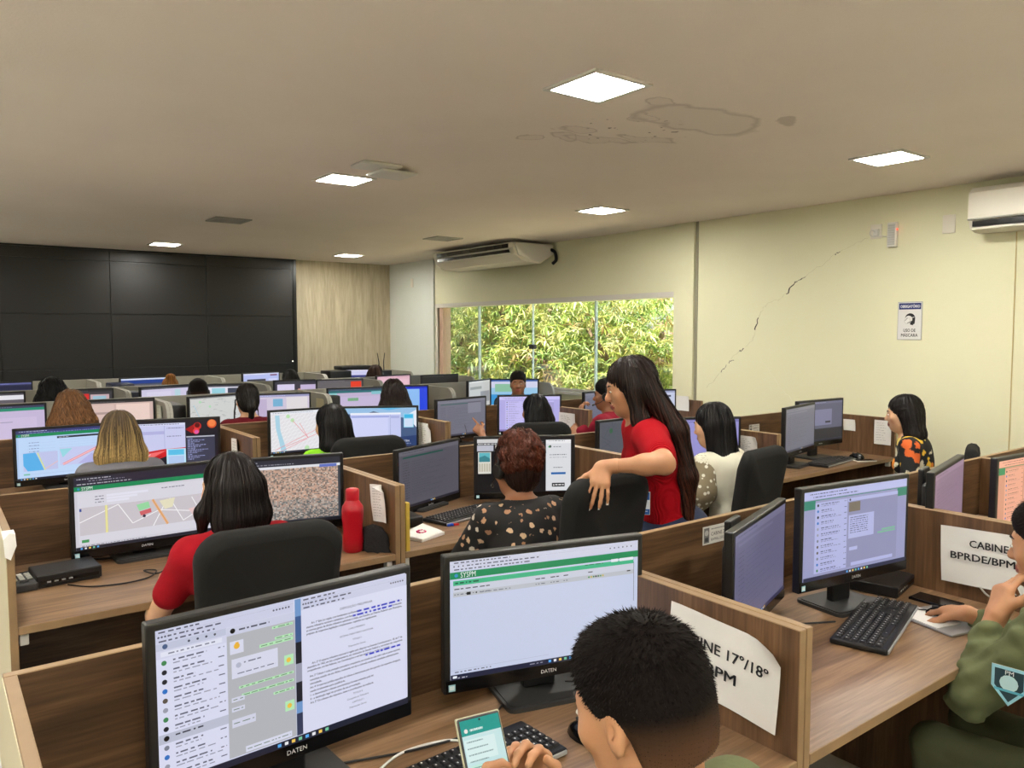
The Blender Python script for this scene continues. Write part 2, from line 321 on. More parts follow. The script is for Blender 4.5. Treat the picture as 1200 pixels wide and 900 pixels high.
# ---------------------------------------------------------------- ceiling lamps
M['led'] = mat('led_diffuser', (255,251,242), 0.5, emit=LAMP); M['ledoff'] = mat('led_diffuser_off', (150,146,140), 0.5)
def lamp(x, y, on, label):
    t = thing('ceiling_light', label, 'ceiling light', (x,y,ZC), 0, 'square LED panels set in the ceiling')
    o = MB(); a, b_ = .150, .128
    for q in ((-a,a,-a,-b_),(-a,a,b_,a),(-a,-b_,-b_,b_),(b_,a,-b_,b_)): o.box(q[0],q[1],q[2],q[3],-.010,-.0005)
    o.build('frame', M['white'] if on else M['greyband'], t)
    MB().box(-b_,b_,-b_,b_,-.006,-.0008).build('diffuser', M['led'] if on else M['ledoff'], t)
lamp(2.12,2.26,True,'square LED ceiling panel, the largest, beside the water stain')
lamp(2.13,4.56,True,'lit square ceiling panel touching the grey access plate')
lamp(4.25,2.21,True,'lit ceiling panel nearest the right wall above the cracked plaster')
lamp(4.28,4.50,True,'lit ceiling panel in front of the long ceiling air conditioner')
lamp(2.14,9.10,True,'small lit ceiling panel right above the video wall')
lamp(4.28,9.06,True,'small lit ceiling panel above the pale oak panelling')
lamp(2.12,6.82,False,'unlit grey ceiling panel between the lit ones above the middle rows')
lamp(4.28,6.84,False,'unlit ceiling panel left of the long ceiling air conditioner')
for (x,y) in ((0,2.25),(0,4.54),(0,9.1),(-2.1,2.25),(-2.1,4.54),(-2.1,9.1),(-2.1,0),(0,0),(2.12,0),(4.26,0),(2.12,-2.2),(0,-2.2),(4.26,-2.2),(-2.1,-2.2)):
    lamp(x,y,True,'lit square ceiling panel outside the picture')
t = thing('ceiling_access_plate', 'pair of overlapping pale plates beside a lit ceiling panel', 'plate', (2.15,4.10,ZC))
MB().rbox(-.17,.07,-.13,.06,-.02,-.0005,.012).build('plate', M['white'], t); MB().rbox(-.03,.20,-.08,.14,-.038,-.0205,.015).build('cover', M['white'], t)
# ---------------------------------------------------------------- air conditioners
t = thing('ceiling_air_conditioner', 'long white ceiling air conditioner above the window', 'air conditioner', (4.86,7.20,2.535))
prof = [(0,0),(.54,0),(.54,-.10),(.36,-.205),(.12,-.185),(.03,-.12),(0,-.05)]   # x,z
def yprism(prof, y0, y1, m=0):
    mb = MB(); n = len(prof); vs = [(x,y0,z) for x,z in prof]+[(x,y1,z) for x,z in prof]
    mb.add(vs, [tuple(range(n)), tuple(range(2*n-1,n-1,-1))], m); mb.add(vs, [(i,n+i,n+(i+1)%n,(i+1)%n) for i in range(n)], m); return mb
yprism(prof, -.78,.78).build('body', M['cream'], t); 
for k,(z0,z1,x) in enumerate(((-.055,-.012,-.002),(-.105,-.072,.006))): MB().box(x-.002,x+.05,-.70,.70,z0,z1).build('outlet', M['gloss'], t)
for k in range(2): MB().rbox(-.006,.02,-.72,.72,-.066-.048*k,-.058-.048*k,.003).build('louver', M['white'], t)
for k in range(9): MB().box(-.006,.03,-.6+.15*k,-.594+.15*k,-.055,-.012).build('vane', M['dkgrey'], t)
MB().box(.16,.34,-.786,-.78,-.10,-.06).build('label', mat('blue_sticker',(90,150,190),.5), t)
yprism([(.0,.0),(.01,0),(.06,-.13),(.34,-.195),(.52,-.10),(.52,-.005),(.0,-.005)], -.795,-.78).build('end_cap', M['white'], t)
pipe = MB(); pipe.tube(spline([(.50,-.78,-.05),(.52,-.83,-.08),(.528,-.84,-.16),(.515,-.80,-.20)],6), .018, 8); pipe.build('pipe', M['cable'], t)
t = thing('split_air_conditioner', 'white wall air conditioner at the right edge above the cream wall', 'air conditioner', (XW-.001,1.77,2.37))
yprism([(0,.135),(-.16,.135),(-.205,.10),(-.21,-.055),(-.17,-.12),(-.10,-.135),(0,-.135)], -.42,.42).build('body', M['cream'], t)
MB().box(-.215,-.12,-.36,.39,-.108,-.075).build('outlet', M['gloss'], t); MB().rbox(-.218,-.205,-.42,.42,-.068,-.058,.003).build('front_lip', M['greyband'], t)
MB().rbox(-.205,-.150,-.37,.395,-.128,-.112,.003).build('louver', M['cream'], t)
tag(MB().tube([(XW-.004,1.99,2.23),(XW-.004,1.985,1.5),(XW-.004,1.98,.30)], .0035, 6).build('wall_cable', mat('tan_cable',(196,176,120),.6)), 'thin tan cable running down the wall below the air conditioner', 'cable')
# ---------------------------------------------------------------- wall fittings
def plate(y0,y1,z0,z1,label,name='wall_plate'): 
    return tag(MB().rbox(XW-.010,XW-.0005,y0,y1,z0,z1,.003).build(name, M['cream']), label, 'wall plate')
plate(2.84,2.92,2.27,2.37,'cream socket plate with a looped cord plugged in, high on wall'); plate(2.35,2.43,2.26,2.38,'blank cream wall plate left of the right-hand air conditioner')
tag(MB().rbox(XW-.035,XW-.011,2.85,2.89,2.285,2.335,.006).build('wall_plug', M['white']), 'white plug in the high wall socket', 'plug')
t = thing('emergency_light', 'slim white emergency light bar on the wall with red indicator', 'emergency light', (XW-.001,2.755,2.285))
MB().rbox(-.035,0,-.032,.032,-.085,.085,.006).build('housing', M['white'], t); MB().box(-.037,-.035,-.024,.024,-.072,.072).build('diffuser', mat('led_strip',(200,200,196),.3), t)
for k in range(9): MB().box(-.0385,-.037,-.024,.024,-.068+.016*k,-.066+.016*k).build('rib', M['greyband'], t)
MB().rbox(-.03,-.02,-.038,-.032,.03,.038,.002).build('indicator', mat('red_led',(255,60,40),.4,emit=8.0), t)
MB().tube(spline([(-.03,.115,.025),(-.05,.135,.045),(-.04,.15,.015),(-.03,.125,-.005),(-.02,.085,0),(-.015,.035,-.01)],6), .003, 6).build('cord', M['white'], t)
tag(MB().rbox(XW-.008,XW-.0005,9.40,9.46,2.22,2.34,.003).build('switch_plate', M['cream']), 'small switch plate high on the far pier left of the window', 'wall plate')
# ================================================================= FLAT PRINT AND SCREENS
class Flat:
    """coloured shapes on a w x h sheet, u to the right and v DOWN (0..1); each next shape lies a hair in front"""
    def __init__(s, w, h, back): s.w, s.h = w, h; s.V = []; s.F = []; s.C = []; s.n = 0; s.rect(0,0,1,1,back)
    def _add(s, pts, faces, c):
        b = len(s.V); y = -s.n*0.00004; s.n += 1
        s.V += [((u-.5)*s.w, y, (.5-v)*s.h) for u,v in pts]; s.F += [tuple(b+i for i in f) for f in faces]; s.C += [(*lin(c),1.0)]*len(pts); return s
    def rect(s, u0, v0, u1, v1, c): return s._add([(u0,v1),(u1,v1),(u1,v0),(u0,v0)], [(0,1,2,3)], c)
    def rects(s, rs, c=None):                              # many at one depth; rs rows (u0,v0,u1,v1[,c])
        P = []; Fc = []; y = -s.n*0.00004; s.n += 1
        for r in rs:
            b = len(s.V); cc = r[4] if len(r) > 4 else c
            s.V += [((u-.5)*s.w, y, (.5-v)*s.h) for u,v in ((r[0],r[3]),(r[2],r[3]),(r[2],r[1]),(r[0],r[1]))]; s.F.append((b,b+1,b+2,b+3)); s.C += [(*lin(cc),1.0)]*4
        return s
    def poly(s, pts, c):
        pts = [(min(max(u,0),1),min(max(v,0),1)) for u,v in pts]; return s._add(pts, [tuple(range(len(pts)-1,-1,-1))], c)
    def line(s, u0, v0, u1, v1, t, c):
        t0, t1 = 0.0, 1.0                                  # keep inside the sheet
        for p_, d_ in ((u0,u1-u0),(v0,v1-v0)):
            if abs(d_) < 1e-9: continue
            a_, b_ = sorted(((.004-p_)/d_, (.996-p_)/d_)); t0 = max(t0,a_); t1 = min(t1,b_)
        if t1 <= t0: return s
        u0, v0, u1, v1 = u0+(u1-u0)*t0, v0+(v1-v0)*t0, u0+(u1-u0)*t1, v0+(v1-v0)*t1
        dx, dy = (u1-u0)*s.w, (v1-v0)*s.h; L = math.hypot(dx,dy)+1e-9; nx, ny = -dy/L*t*s.h/2/s.w, dx/L*t*s.h/2/s.h
        return s._add([(u0+nx,v0+ny),(u1+nx,v1+ny),(u1-nx,v1-ny),(u0-nx,v0-ny)], [(0,1,2,3),(3,2,1,0)][:1], c)
    def circ(s, u, v, r, c, n=12): return s._add([(min(max(u+r*s.h/s.w*math.cos(2*PI*i/n),0),1), min(max(v-r*math.sin(2*PI*i/n),0),1)) for i in range(n)], [tuple(range(n))], c)
    def dashes(s, u0, u1, v, t, c, seed=0, fill=.8):       # an unreadable line of small print
        rg = random.Random(seed+int(v*1000)); u = u0; rs = []
        while u < u1:
            L = rg.uniform(.006,.03); e = min(u+L,u1); rs.append((u,v-t/2,e,v+t/2)); u = e + rg.uniform(.004,.009)/fill
        return s.rects(rs, c)
    def text(s, txt, u, v, size, c, align='l', width=None, bold=False):  # size = cap height as part of h; v = baseline
        vs, tr = text_mesh(txt, bold)
        if len(tr) == 0: return s
        k = size*s.h/0.70; W_ = vs[:,0].max()*k; kx = k
        if width: kx = k*width*s.w/W_; W_ = width*s.w
        off = {'l':0,'c':-W_/2,'r':-W_}[align]; b = len(s.V); y = -s.n*0.00004; s.n += 1
        x0 = (u-.5)*s.w + off; z0 = (.5-v)*s.h
        for q in ((0,0),(.022,0),(0,.022),(.022,.022),(.04,.01))[:5 if bold else 1]:
            b = len(s.V); s.V += [(x0+(p[0]+q[0])*kx, y-(q[0]+q[1])*.0004, z0+(p[1]+q[1])*k) for p in vs]; s.F += [tuple(b+i for i in f) for f in tr]; s.C += [(*lin(c),1.0)]*len(vs)
        return s
    def mesh(s, name, m):
        me = bpy.data.meshes.new(name); me.from_pydata(s.V, [], s.F); me.materials.append(m)
        a = me.color_attributes.new('col', 'FLOAT_COLOR', 'POINT'); a.data.foreach_set('color', np.array(s.C, dtype=np.float32).ravel()); me.update(); return me
SW, SH = 0.482, 0.271                                      # lit area of a monitor
G_ = (20,136,84)
def S(back=(214,216,236)): return Flat(SW, SH, back)
def taskbar(f, c=(30,32,52), n=7, u=.55):
    f.rect(0,.955,1,1,c)
    for i in range(n): f.rect(u+i*.028,.966,u+.014+i*.028,.988,[(90,170,235),(230,230,235),(240,200,90),(120,200,160)][i%4])
def browser(f, u0=0, u1=1, v=0, c=(200,203,226), ink=(90,90,110)):
    f.rect(u0,v,u1,v+.085,c); f.rect(u0,v+.03,u1,v+.0305,ink); w = u1-u0
    f.dashes(u0+.02*w, u0+.3*w, v+.016, .010, ink, 3); f.dashes(u0+.09*w, u0+.45*w, v+.045, .010, ink, 4)
    for i in range(4): f.circ(u0+(.02+.022*i)*w, v+.045, .007, ink, 8)
    for i in range(6): f.circ(u0+(.84+.024*i)*w, v+.045, .007, ink, 8)
    f.dashes(u0+.02*w, u0+.4*w, v+.072, .010, ink, 5)
def chat_list(f, u0, u1, v0, v1, n, back, ink, seed=1):
    f.rect(u0,v0,u1,v1,back); rg = random.Random(seed); st = (v1-v0)/n
    cs = [(120,125,140),(60,130,80),(40,110,190),(150,152,168),(30,32,40),(90,80,70)]
    for i in range(n):
        v = v0+st*(i+.5); f.circ(u0+.025,v,.016,rg.choice(cs),10)
        f.dashes(u0+.055,u0+.055+(u1-u0)*rg.uniform(.3,.6),v-.009,.010,ink,seed+i); f.dashes(u0+.055,u0+.055+(u1-u0)*rg.uniform(.35,.7),v+.012,.007,tuple(min(255,x+50) for x in ink),seed+i+9)
        f.dashes(u1-.03,u1-.008,v-.009,.007,ink,seed+i)
def scr_chat_doc():
    f = S((212,214,236)); browser(f,0,.50,0); f.rect(0,.085,.50,.955,(206,208,230))
    f.rect(0,.085,.24,.13,(190,194,216)); f.circ(.03,.108,.016,(70,90,130)); 
    for i,u in enumerate((.11,.14,.17,.20)): f.circ(u,.108,.008,(70,75,90),8)
    f.rect(.015,.14,.225,.17,(222,224,240)); f.dashes(.04,.20,.155,.009,(130,132,150),2)
    chat_list(f,0,.24,.18,.955,13,(214,216,238),(96,98,116),3); f.rect(0,.655,.24,.715,(184,188,206))
    f.circ(.025,.685,.017,(14,14,16),12); f.dashes(.055,.15,.676,.010,(60,60,75),5)
    f.rect(.24,.085,.50,.955,(176,178,184)); f.rect(.24,.085,.50,.14,(200,203,224)); f.circ(.262,.112,.017,(16,16,18)); f.dashes(.285,.40,.112,.011,(80,82,98),6)
    gr = (178,228,180)
    for (a,b,v0,v1,c) in ((.41,.492,.150,.166,gr),(.42,.492,.225,.243,gr),(.36,.492,.25,.272,gr),(.255,.43,.30,.43,(212,214,232)),(.455,.492,.37,.44,gr),(.28,.492,.49,.506,gr),(.29,.492,.545,.562,gr),(.41,.492,.60,.617,gr),(.252,.30,.555,.585,(206,208,226)),(.252,.30,.62,.65,(206,208,226)),(.252,.34,.70,.755,(206,208,226)),(.455,.492,.69,.76,gr),(.25,.30,.18,.265,(212,214,232)),(.30,.48,.905,.945,(212,214,232))):
        f.rect(a,v0,b,v1,c)
        if v1-v0 < .06: f.dashes(a+.006,b-.006,(v0+v1)/2,.006,(110,130,115),7)
    f.circ(.275,.215,.020,(232,178,60)); f.rect(.27,.19,.282,.22,(232,178,60)); f.circ(.472,.405,.017,(236,190,70)); f.circ(.472,.725,.017,(236,190,70)); f.circ(.28,.345,.018,(176,180,200))
    f.dashes(.30,.37,.335,.009,(120,122,140),1); f.dashes(.275,.42,.40,.007,(120,122,140),2)
    f.rect(.50,0,.525,.955,(110,150,200)); f.rect(.50,.12,.525,.30,(60,90,140)); f.rect(.50,.30,.525,.45,(20,24,36)); f.rect(.50,.45,.525,.58,(150,152,170)); f.rect(.50,.58,.525,.72,(26,28,40)); f.rect(.50,.80,.525,.955,(50,56,84))
    browser(f,.525,1,0); f.rect(.525,.085,1,.955,(214,216,238)); ink = (44,44,58)
    f.text('DISPOSIÇÃO PRELIMINAR', .762,.150,.016,ink,'c')
    L = ['Art. 1º Esta Lei regula, com fundamento na Emenda Constitucional n. 18, de 1º de dezembro de 1965, o','sistema tributário nacional e estabelece, com fundamento no artigo 5º, inciso XV, alínea b, da Constituição','as normas gerais de direito tributário aplicáveis à União, aos Estados, ao Distrito Federal e aos Municípios,','prejuízo da respectiva legislação complementar, supletiva ou regulamentar.']
    v = .195
    for i,s_ in enumerate(L): f.text(s_, .545+(.02 if i==0 else 0), v, .0145, ink, 'l', .43-(.02 if i==0 else .12 if i==3 else 0), True); v += .024
    f.rect(.765,.182,.965,.197,(206,208,236)); f.dashes(.765,.965,.190,.013,(40,50,190),3); f.rect(.745,.206,.93,.221,(206,208,236)); f.dashes(.745,.93,.2145,.013,(40,50,190),4)
    for s_ in ('LIVRO PRIMEIRO','SISTEMA TRIBUTÁRIO NACIONAL','TÍTULO I','Disposições Gerais'): v += .018; f.text(s_, .762, v, .0125, ink, 'c'); v += .024
    v += .02
    for i,s_ in enumerate(['Art. 2º O sistema tributário nacional é regido pelo disposto na Emenda Constitucional n. 18, de 1º de','dezembro de 1965, em leis complementares, em resoluções do Senado Federal e, nos limites das respectivas','competências, em leis federais, nas Constituições e em leis estaduais, e em leis municipais.']): f.text(s_, .545+(.02 if i==0 else 0), v, .0145, ink, 'l', .43-(.02 if i==0 else .06 if i==2 else 0), True); v += .024
    f.rect(.80,.522,.965,.537,(206,208,236)); f.dashes(.80,.965,.530,.013,(40,50,190),5); v += .018
    for s_,w in (('Art. 3º Tributo é toda prestação pecuniária compulsória, em moeda ou cujo valor nela se possa exprimir,',.41),('constitua sanção de ato ilícito, instituída em lei e cobrada mediante atividade administrativa',.40),('vinculada.',.05),('Art. 4º A natureza jurídica específica do tributo é determinada pelo fato gerador da respectiva obrigação,',.41),('sendo irrelevantes para qualificá-la:',.15),('I - a denominação e demais características formais adotadas pela lei;',.28),('II - a destinação legal do produto da sua arrecadação.',.22),('Art. 5º Os tributos são impostos, taxas e contribuições de melhoria.',.28)):
        f.text(s_, .555, v, .0145, ink, 'l', w, True); v += .027
    for s_ in ('TÍTULO II','Competência Tributária','CAPÍTULO I','Disposições Gerais'): 
        v += .006
        if v < .94: f.text(s_, .762, v, .0125, ink, 'c')
        v += .026
    taskbar(f,(26,30,50),8,.42); f.rect(.02,.966,.03,.99,(70,150,230)); return f
def head_syspm(f, v=.085, h=.05, dark=False):
    f.rect(0,v,1,v+h,G_); f.circ(.03,v+h*.5,.016,(60,140,190)); f.rect(.05,v+.006,.125,v+h-.004,(16,120,74)); f.text('SYSPM',.05,v+h*.86,h*.78,(232,240,236),'l',.075)
def scr_syspm_list():
    f = S((196,204,228)); browser(f,0,1,0,(206,208,226)); head_syspm(f,.092,.058); f.rect(.015,.165,.975,.205,(64,178,132)); f.dashes(.025,.14,.185,.012,(20,90,60),2); f.dashes(.70,.80,.17,.006,(20,90,60),2)
    f.rect(.845,.145,.885,.172,(225,228,236)); f.rect(.892,.145,.972,.172,(225,228,236)); f.rect(.015,.205,.975,.30,(200,204,218)); f.rect(.015,.262,.975,.30,(186,190,198))
    for u,w in ((.02,.045),(.075,.03),(.11,.03),(.145,.05),(.43,.05),(.51,.045),(.58,.03),(.715,.025)): f.dashes(u,u+w,.235,.009,(70,72,84),3); f.dashes(u,u+w,.28,.008,(110,112,124),4)
    f.rect(.08,.268,.10,.292,(14,14,16)); f.circ(.128,.280,.007,(14,14,16)); f.dashes(.145,.30,.282,.008,(120,122,134),4)
    for i,c in enumerate(((60,140,60),(200,170,40),(70,120,60),(30,30,30),(60,110,60),(90,150,90),(200,180,60))): f.rect(.715+i*.013,.272,.724+i*.013,.286,c)
    f.rect(.935,.262,.955,.272,(30,32,40)); f.line(.975,.19,.975,.55,.004,(90,92,110)); f.dashes(.02,.20,.935,.010,(110,112,128),8); f.rect(0,.915,.5,.917,(160,166,190))
    taskbar(f,(28,32,58),8,.50); f.rect(.01,.965,.03,.985,(230,236,246)); f.dashes(.035,.08,.985,.008,(200,200,215),1); f.dashes(.40,.47,.975,.008,(150,152,170),1); return f
def scr_chat(back=(150,152,190), list_=(176,180,222), ink=(70,72,110), green=(46,130,110), dark=(40,44,70)):
    f = S(back); f.rect(0,0,1,.09,tuple(min(255,x+6) for x in list_)); f.dashes(.05,.4,.03,.010,ink,1); f.dashes(.08,.5,.065,.010,ink,2); f.rect(0,.098,1,.106,green)
    f.rect(0,.106,.10,.20,green); f.rect(.90,.106,1,.20,green); chat_list(f,.10,.40,.13,.93,12,list_,ink,6)
    f.rect(.40,.13,.90,.93,tuple(int(x*.94) for x in back)); f.rect(.40,.13,.90,.17,list_); f.circ(.42,.15,.014,dark)
    f.rect(.41,.18,.52,.29,(120,110,96)); f.rect(.41,.33,.66,.60,list_)
    for i in range(8): f.dashes(.425,.60,.36+i*.025,.008,ink,i)
    f.rect(.74,.55,.88,.57,(120,180,150)); f.rect(.70,.58,.88,.60,(120,180,150)); f.rect(.42,.70,.50,.74,list_); f.rect(.44,.88,.86,.92,list_)
    taskbar(f,dark,8,.4); return f
def scr_map_form():
    f = S((206,204,214)); f.rect(0,0,1,.13,(40,38,54)); f.dashes(.02,.26,.03,.012,(190,190,200),1); f.dashes(.10,.35,.062,.010,(150,150,165),2); f.dashes(.02,.40,.10,.012,(190,190,200),3); head_syspm(f,.13,.062)
    f.rect(.02,.22,.98,.92,(214,212,222)); 
    for v,w in ((.285,.30),(.325,.22),(.365,.16)): f.dashes(.14,.20,v,.012,(120,120,134),5); f.rect(.22,v-.016,.22+w,v+.016,(224,224,236))
    f.dashes(.62,.80,.27,.012,(110,110,124),6); f.rect(.03,.42,.985,.80,(200,194,200)); wh = (240,238,240)
    for l in ((.03,.62,.30,.43),(.30,.43,.40,.72),(.40,.72,.60,.58),(.60,.58,.99,.70),(.68,.43,.78,.78),(.78,.78,.99,.58),(.55,.80,.66,.44),(.85,.45,.90,.63)): f.line(*l,.012,wh)
    f.line(.215,.42,.215,.80,.030,(222,214,130)); f.line(.215,.42,.215,.80,.012,(236,230,170)); f.line(.55,.42,.66,.80,.035,(232,178,130)); f.line(.55,.42,.66,.80,.010,(210,150,100))
    f.poly([(.43,.47),(.52,.44),(.53,.53),(.45,.56)],(150,214,160)); f.poly([(.45,.57),(.535,.54),(.54,.60),(.46,.63)],(206,100,104)); f.circ(.485,.64,.022,(60,50,70)); f.poly([(.60,.45),(.72,.43),(.70,.56),(.64,.58)],(226,220,190)); f.poly([(.82,.62),(.93,.60),(.96,.70),(.86,.73)],(228,196,196))
    f.rect(.03,.43,.045,.47,(60,80,150)); f.rect(.04,.86,.09,.90,(70,150,90)); f.dashes(.04,.5,.945,.010,(120,120,134),3); taskbar(f,(32,32,44),5,.03); return f
def scr_satellite():
    f = S((60,66,74)); f.rect(0,0,1,.10,(42,44,56)); f.dashes(.03,.3,.03,.012,(180,180,190),2); f.dashes(.03,.6,.07,.012,(150,150,160),3); f.rect(0,.10,1,.14,(220,222,228)); f.rect(0,.14,.10,.94,(196,188,170)); f.rect(.11,.14,.17,.94,(190,160,104)); f.rect(.13,.14,.17,.4,(70,66,50))
    rg = random.Random(5); rs = []; nx, ny = 64, 44
    pal = [(206,170,150),(190,146,126),(214,196,180),(170,140,124),(226,216,206),(120,118,116),(96,110,112),(60,64,66),(176,160,148),(200,156,134)]
    for i in range(nx):
        for j in range(ny):
            u = .18+.80*i/nx; v = .14+.80*j/ny; k = rg.random()
            c = (50,56,58) if rg.random() < .14+.25*((j/ny)>.8) else rg.choice(pal)
            if (i+2*j)%9 == 0: c = (176,150,136)
            if u < .24 and .3 < v < .45: c = (40,84,76)
            b_ = (198,164,144) if v < .62 else (150,146,142); c = tuple(int(.55*p_+.45*q_) for p_,q_ in zip(c,b_)); rs.append((u,v,u+.80/nx,v+.80/ny,c))
    f.rects(rs); f.rect(.82,.105,.97,.15,(90,110,190)); taskbar(f,(20,22,30),3,.1); return f
def scr_citymap(back=(224,222,226), roads=(246,246,250), red=True, bar=(228,230,238), seed=2):
    f = S(back); rg = random.Random(seed)
    for i in range(26): a = -.2+i*.055; f.line(a,1,a+.45,0,.006,roads)
    for i in range(16): b = i*.085; f.line(0,b+.12,1,b-.35,.006,roads)
    f.poly([(.06,.08),(.12,.08),(.13,.45),(.18,.75),(.22,1),(.14,1),(.11,.7),(.07,.4)],(168,208,226))
    for (u,v,r) in ((.24,.12,.05),(.30,.22,.05),(.80,.28,.10),(.86,.66,.13),(.50,.92,.06)): f.circ(u,v,r,(186,224,176),9)
    f.line(.72,.20,.95,.55,.02,(150,190,226))
    if red:
        for l in ((.05,.92,.62,.50),(.62,.50,.92,.30),(.30,.22,.52,.68),(.52,.68,.40,.30),(.20,.85,.90,.45),(.10,.98,.5,.70)): f.line(*l,.010,(226,120,130))
    f.rect(0,0,1,.06,bar); f.dashes(.03,.6,.03,.012,(150,154,170),4); taskbar(f,(30,34,50),6,.03); return f
def scr_roadmap(): 
    f = S((206,208,206)); rg = random.Random(9)
    for i in range(30): x = rg.random(); y = rg.random(); a = rg.random()*3.1; L = rg.uniform(.1,.35); f.line(x,y,x+L*math.cos(a)*.7,y+L*math.sin(a),.005,rg.choice([(176,178,180),(190,196,150),(150,156,164)]))
    for i in range(6): f.circ(rg.uniform(.05,.5),rg.random(),.04,(170,214,176),8)
    for i in range(26): u = rg.random()*.9; f.dashes(u,u+.05,rg.random(),.010,(110,120,124),i)
    f.line(.06,.2,.25,.9,.02,(170,200,216)); f.rect(0,0,1,.03,(120,120,126)); taskbar(f,(30,34,50),6,.03); return f
def scr_form_blue():
    f = S((176,204,240)); f.rect(0,0,1,.07,(52,58,110)); f.dashes(.03,.3,.02,.012,(190,194,220),1); f.dashes(.1,.95,.055,.016,(120,130,190),2); head_syspm(f,.07,.062); f.rect(.02,.15,.98,.95,(190,214,246)); f.rect(.40,.155,.97,.195,(40,46,60)); f.dashes(.42,.52,.176,.014,(180,184,196),1)
    for i in range(4): f.rect(.10,.26+i*.06,.38,.262+i*.06,(150,176,220)); f.rect(.42,.24+i*.05,.95,.242+i*.05,(150,176,220)); f.dashes(.12,.22,.25+i*.06,.012,(110,130,180),i)
    f.rect(.06,.45,.40,.82,(190,196,232)); f.poly([(.06,.46),(.18,.45),(.22,.62),(.26,.82),(.10,.82),(.06,.7)],(90,176,232)); f.line(.20,.46,.27,.82,.02,(214,226,140)); f.line(.27,.80,.40,.66,.02,(220,190,200))
    f.rect(.42,.40,.97,.76,(196,202,238)); f.poly([(.42,.42),(.55,.42),(.45,.60)],(150,214,226)); f.line(.45,.74,.80,.45,.045,(232,140,150)); f.line(.45,.74,.80,.45,.012,(250,220,220)); f.line(.78,.50,.88,.74,.04,(240,206,150)); f.poly([(.60,.75),(.75,.55),(.84,.75)],(180,180,230))
    f.rect(.06,.87,.12,.90,(120,190,170)); f.rect(.13,.885,.9,.888,(140,170,214)); taskbar(f,(24,28,44),6,.03); return f
def scr_flower():
    f = S((24,22,34)); f.rect(0,.05,.62,.66,(200,202,236)); f.rect(0,.05,.62,.10,(214,216,240)); f.dashes(.05,.55,.075,.016,(100,104,150),3); f.rect(0,.22,.38,.29,(176,176,222)); f.rect(.38,.10,.385,.62,(160,164,210)); f.dashes(.41,.6,.16,.016,(110,112,150),4); f.dashes(.41,.58,.34,.02,(130,132,170),4)
    f.poly([(0,.95),(.06,.78),(.2,.66),(.36,.62),(.62,.60),(.62,.70),(.45,.74),(.30,.84),(.16,.97)],(206,26,34)); f.poly([(.06,.84),(.20,.70),(.40,.65),(.30,.74),(.14,.90)],(240,110,110)); f.poly([(.04,.95),(.14,.82),(.36,.76),(.2,.9)],(150,10,20)); f.line(.02,.97,.22,.72,.016,(250,220,220))
    f.rect(.40,.62,.62,.97,(190,226,246)); f.rect(.42,.64,.60,.76,(90,190,230)); f.rect(.42,.78,.60,.95,(176,200,236))
    f.circ(.76,.14,.085,(196,40,36)); f.circ(.76,.12,.055,(90,14,16)); f.circ(.745,.25,.07,(230,60,60)); f.circ(.75,.27,.045,(220,90,170)); f.circ(.93,.10,.10,(214,84,40)); f.circ(.93,.085,.08,(236,130,70)); f.poly([(.62,.20),(.72,.10),(.70,.30)],(160,20,24))
    f.rect(.63,.38,.96,.96,(58,60,80)); f.rect(.63,.36,.96,.385,(190,192,206))
    for i in range(14): f.dashes(.645,.70+.2*((i*37%10)/10),.42+i*.035,.014,(170,176,226),i)
    taskbar(f,(20,20,30),3,.3); return f
def scr_desktop_window():
    f = S((70,92,130)); f.poly([(0,0),(1,0),(1,.3),(.7,.22),(.4,.08),(.2,.2),(0,.12)],(150,190,226)); f.poly([(.45,0),(.62,.06),(.80,0)],(96,180,226)); f.poly([(.85,.2),(1,.05),(1,.5)],(230,234,244))
    f.rect(.08,.12,.78,.80,(196,202,240)); f.rect(.08,.12,.78,.165,(238,240,250)); f.rect(.09,.20,.62,.235,(150,160,220)); f.rect(.10,.25,.60,.78,(206,210,246)); f.rect(.64,.20,.76,.26,(170,176,224)); f.rect(.63,.17,.635,.79,(140,150,200))
    f.poly([(0,.9),(0,.78),(.3,.72),(.6,.76),(1,.70),(1,.95),(0,.95)],(40,62,110)); f.rect(.82,.15,.96,.50,(150,214,240)); f.rect(.83,.17,.95,.26,(60,180,226)); f.rect(.83,.28,.95,.48,(206,222,244)); f.text('DATEN',.78,.86,.045,(232,236,246)); f.dashes(.74,.92,.905,.018,(150,160,190),3); taskbar(f,(30,40,70),3,.3); return f
def scr_dim_list(seed=1, base=(84,82,92), bar=(20,74,64), win=False):
    f = S(base); f.rect(0,0,1,.07,tuple(x+14 for x in base)); f.rect(.06,.10,.72,.128,bar); f.dashes(.05,.4,.03,.012,tuple(x-30 for x in base),1)
    for i in range(15): f.dashes(.06,.16,.20+i*.045,.010,tuple(x-34 for x in base),i+seed); f.dashes(.20,.20+.5*((i*31%7)/7+.3),.20+i*.045,.008,tuple(x-22 for x in base),i+seed+4); f.rect(.05,.222+i*.045,.9,.2235+i*.045,tuple(x-14 for x in base))
    if win: f.rect(.62,.08,.90,.40,tuple(x+18 for x in base)); f.rect(.62,.08,.90,.11,tuple(x-20 for x in base)); f.line(.55,.72,.60,.98,.02,(60,56,58))
    taskbar(f,tuple(x-50 for x in base),3,.5); return f
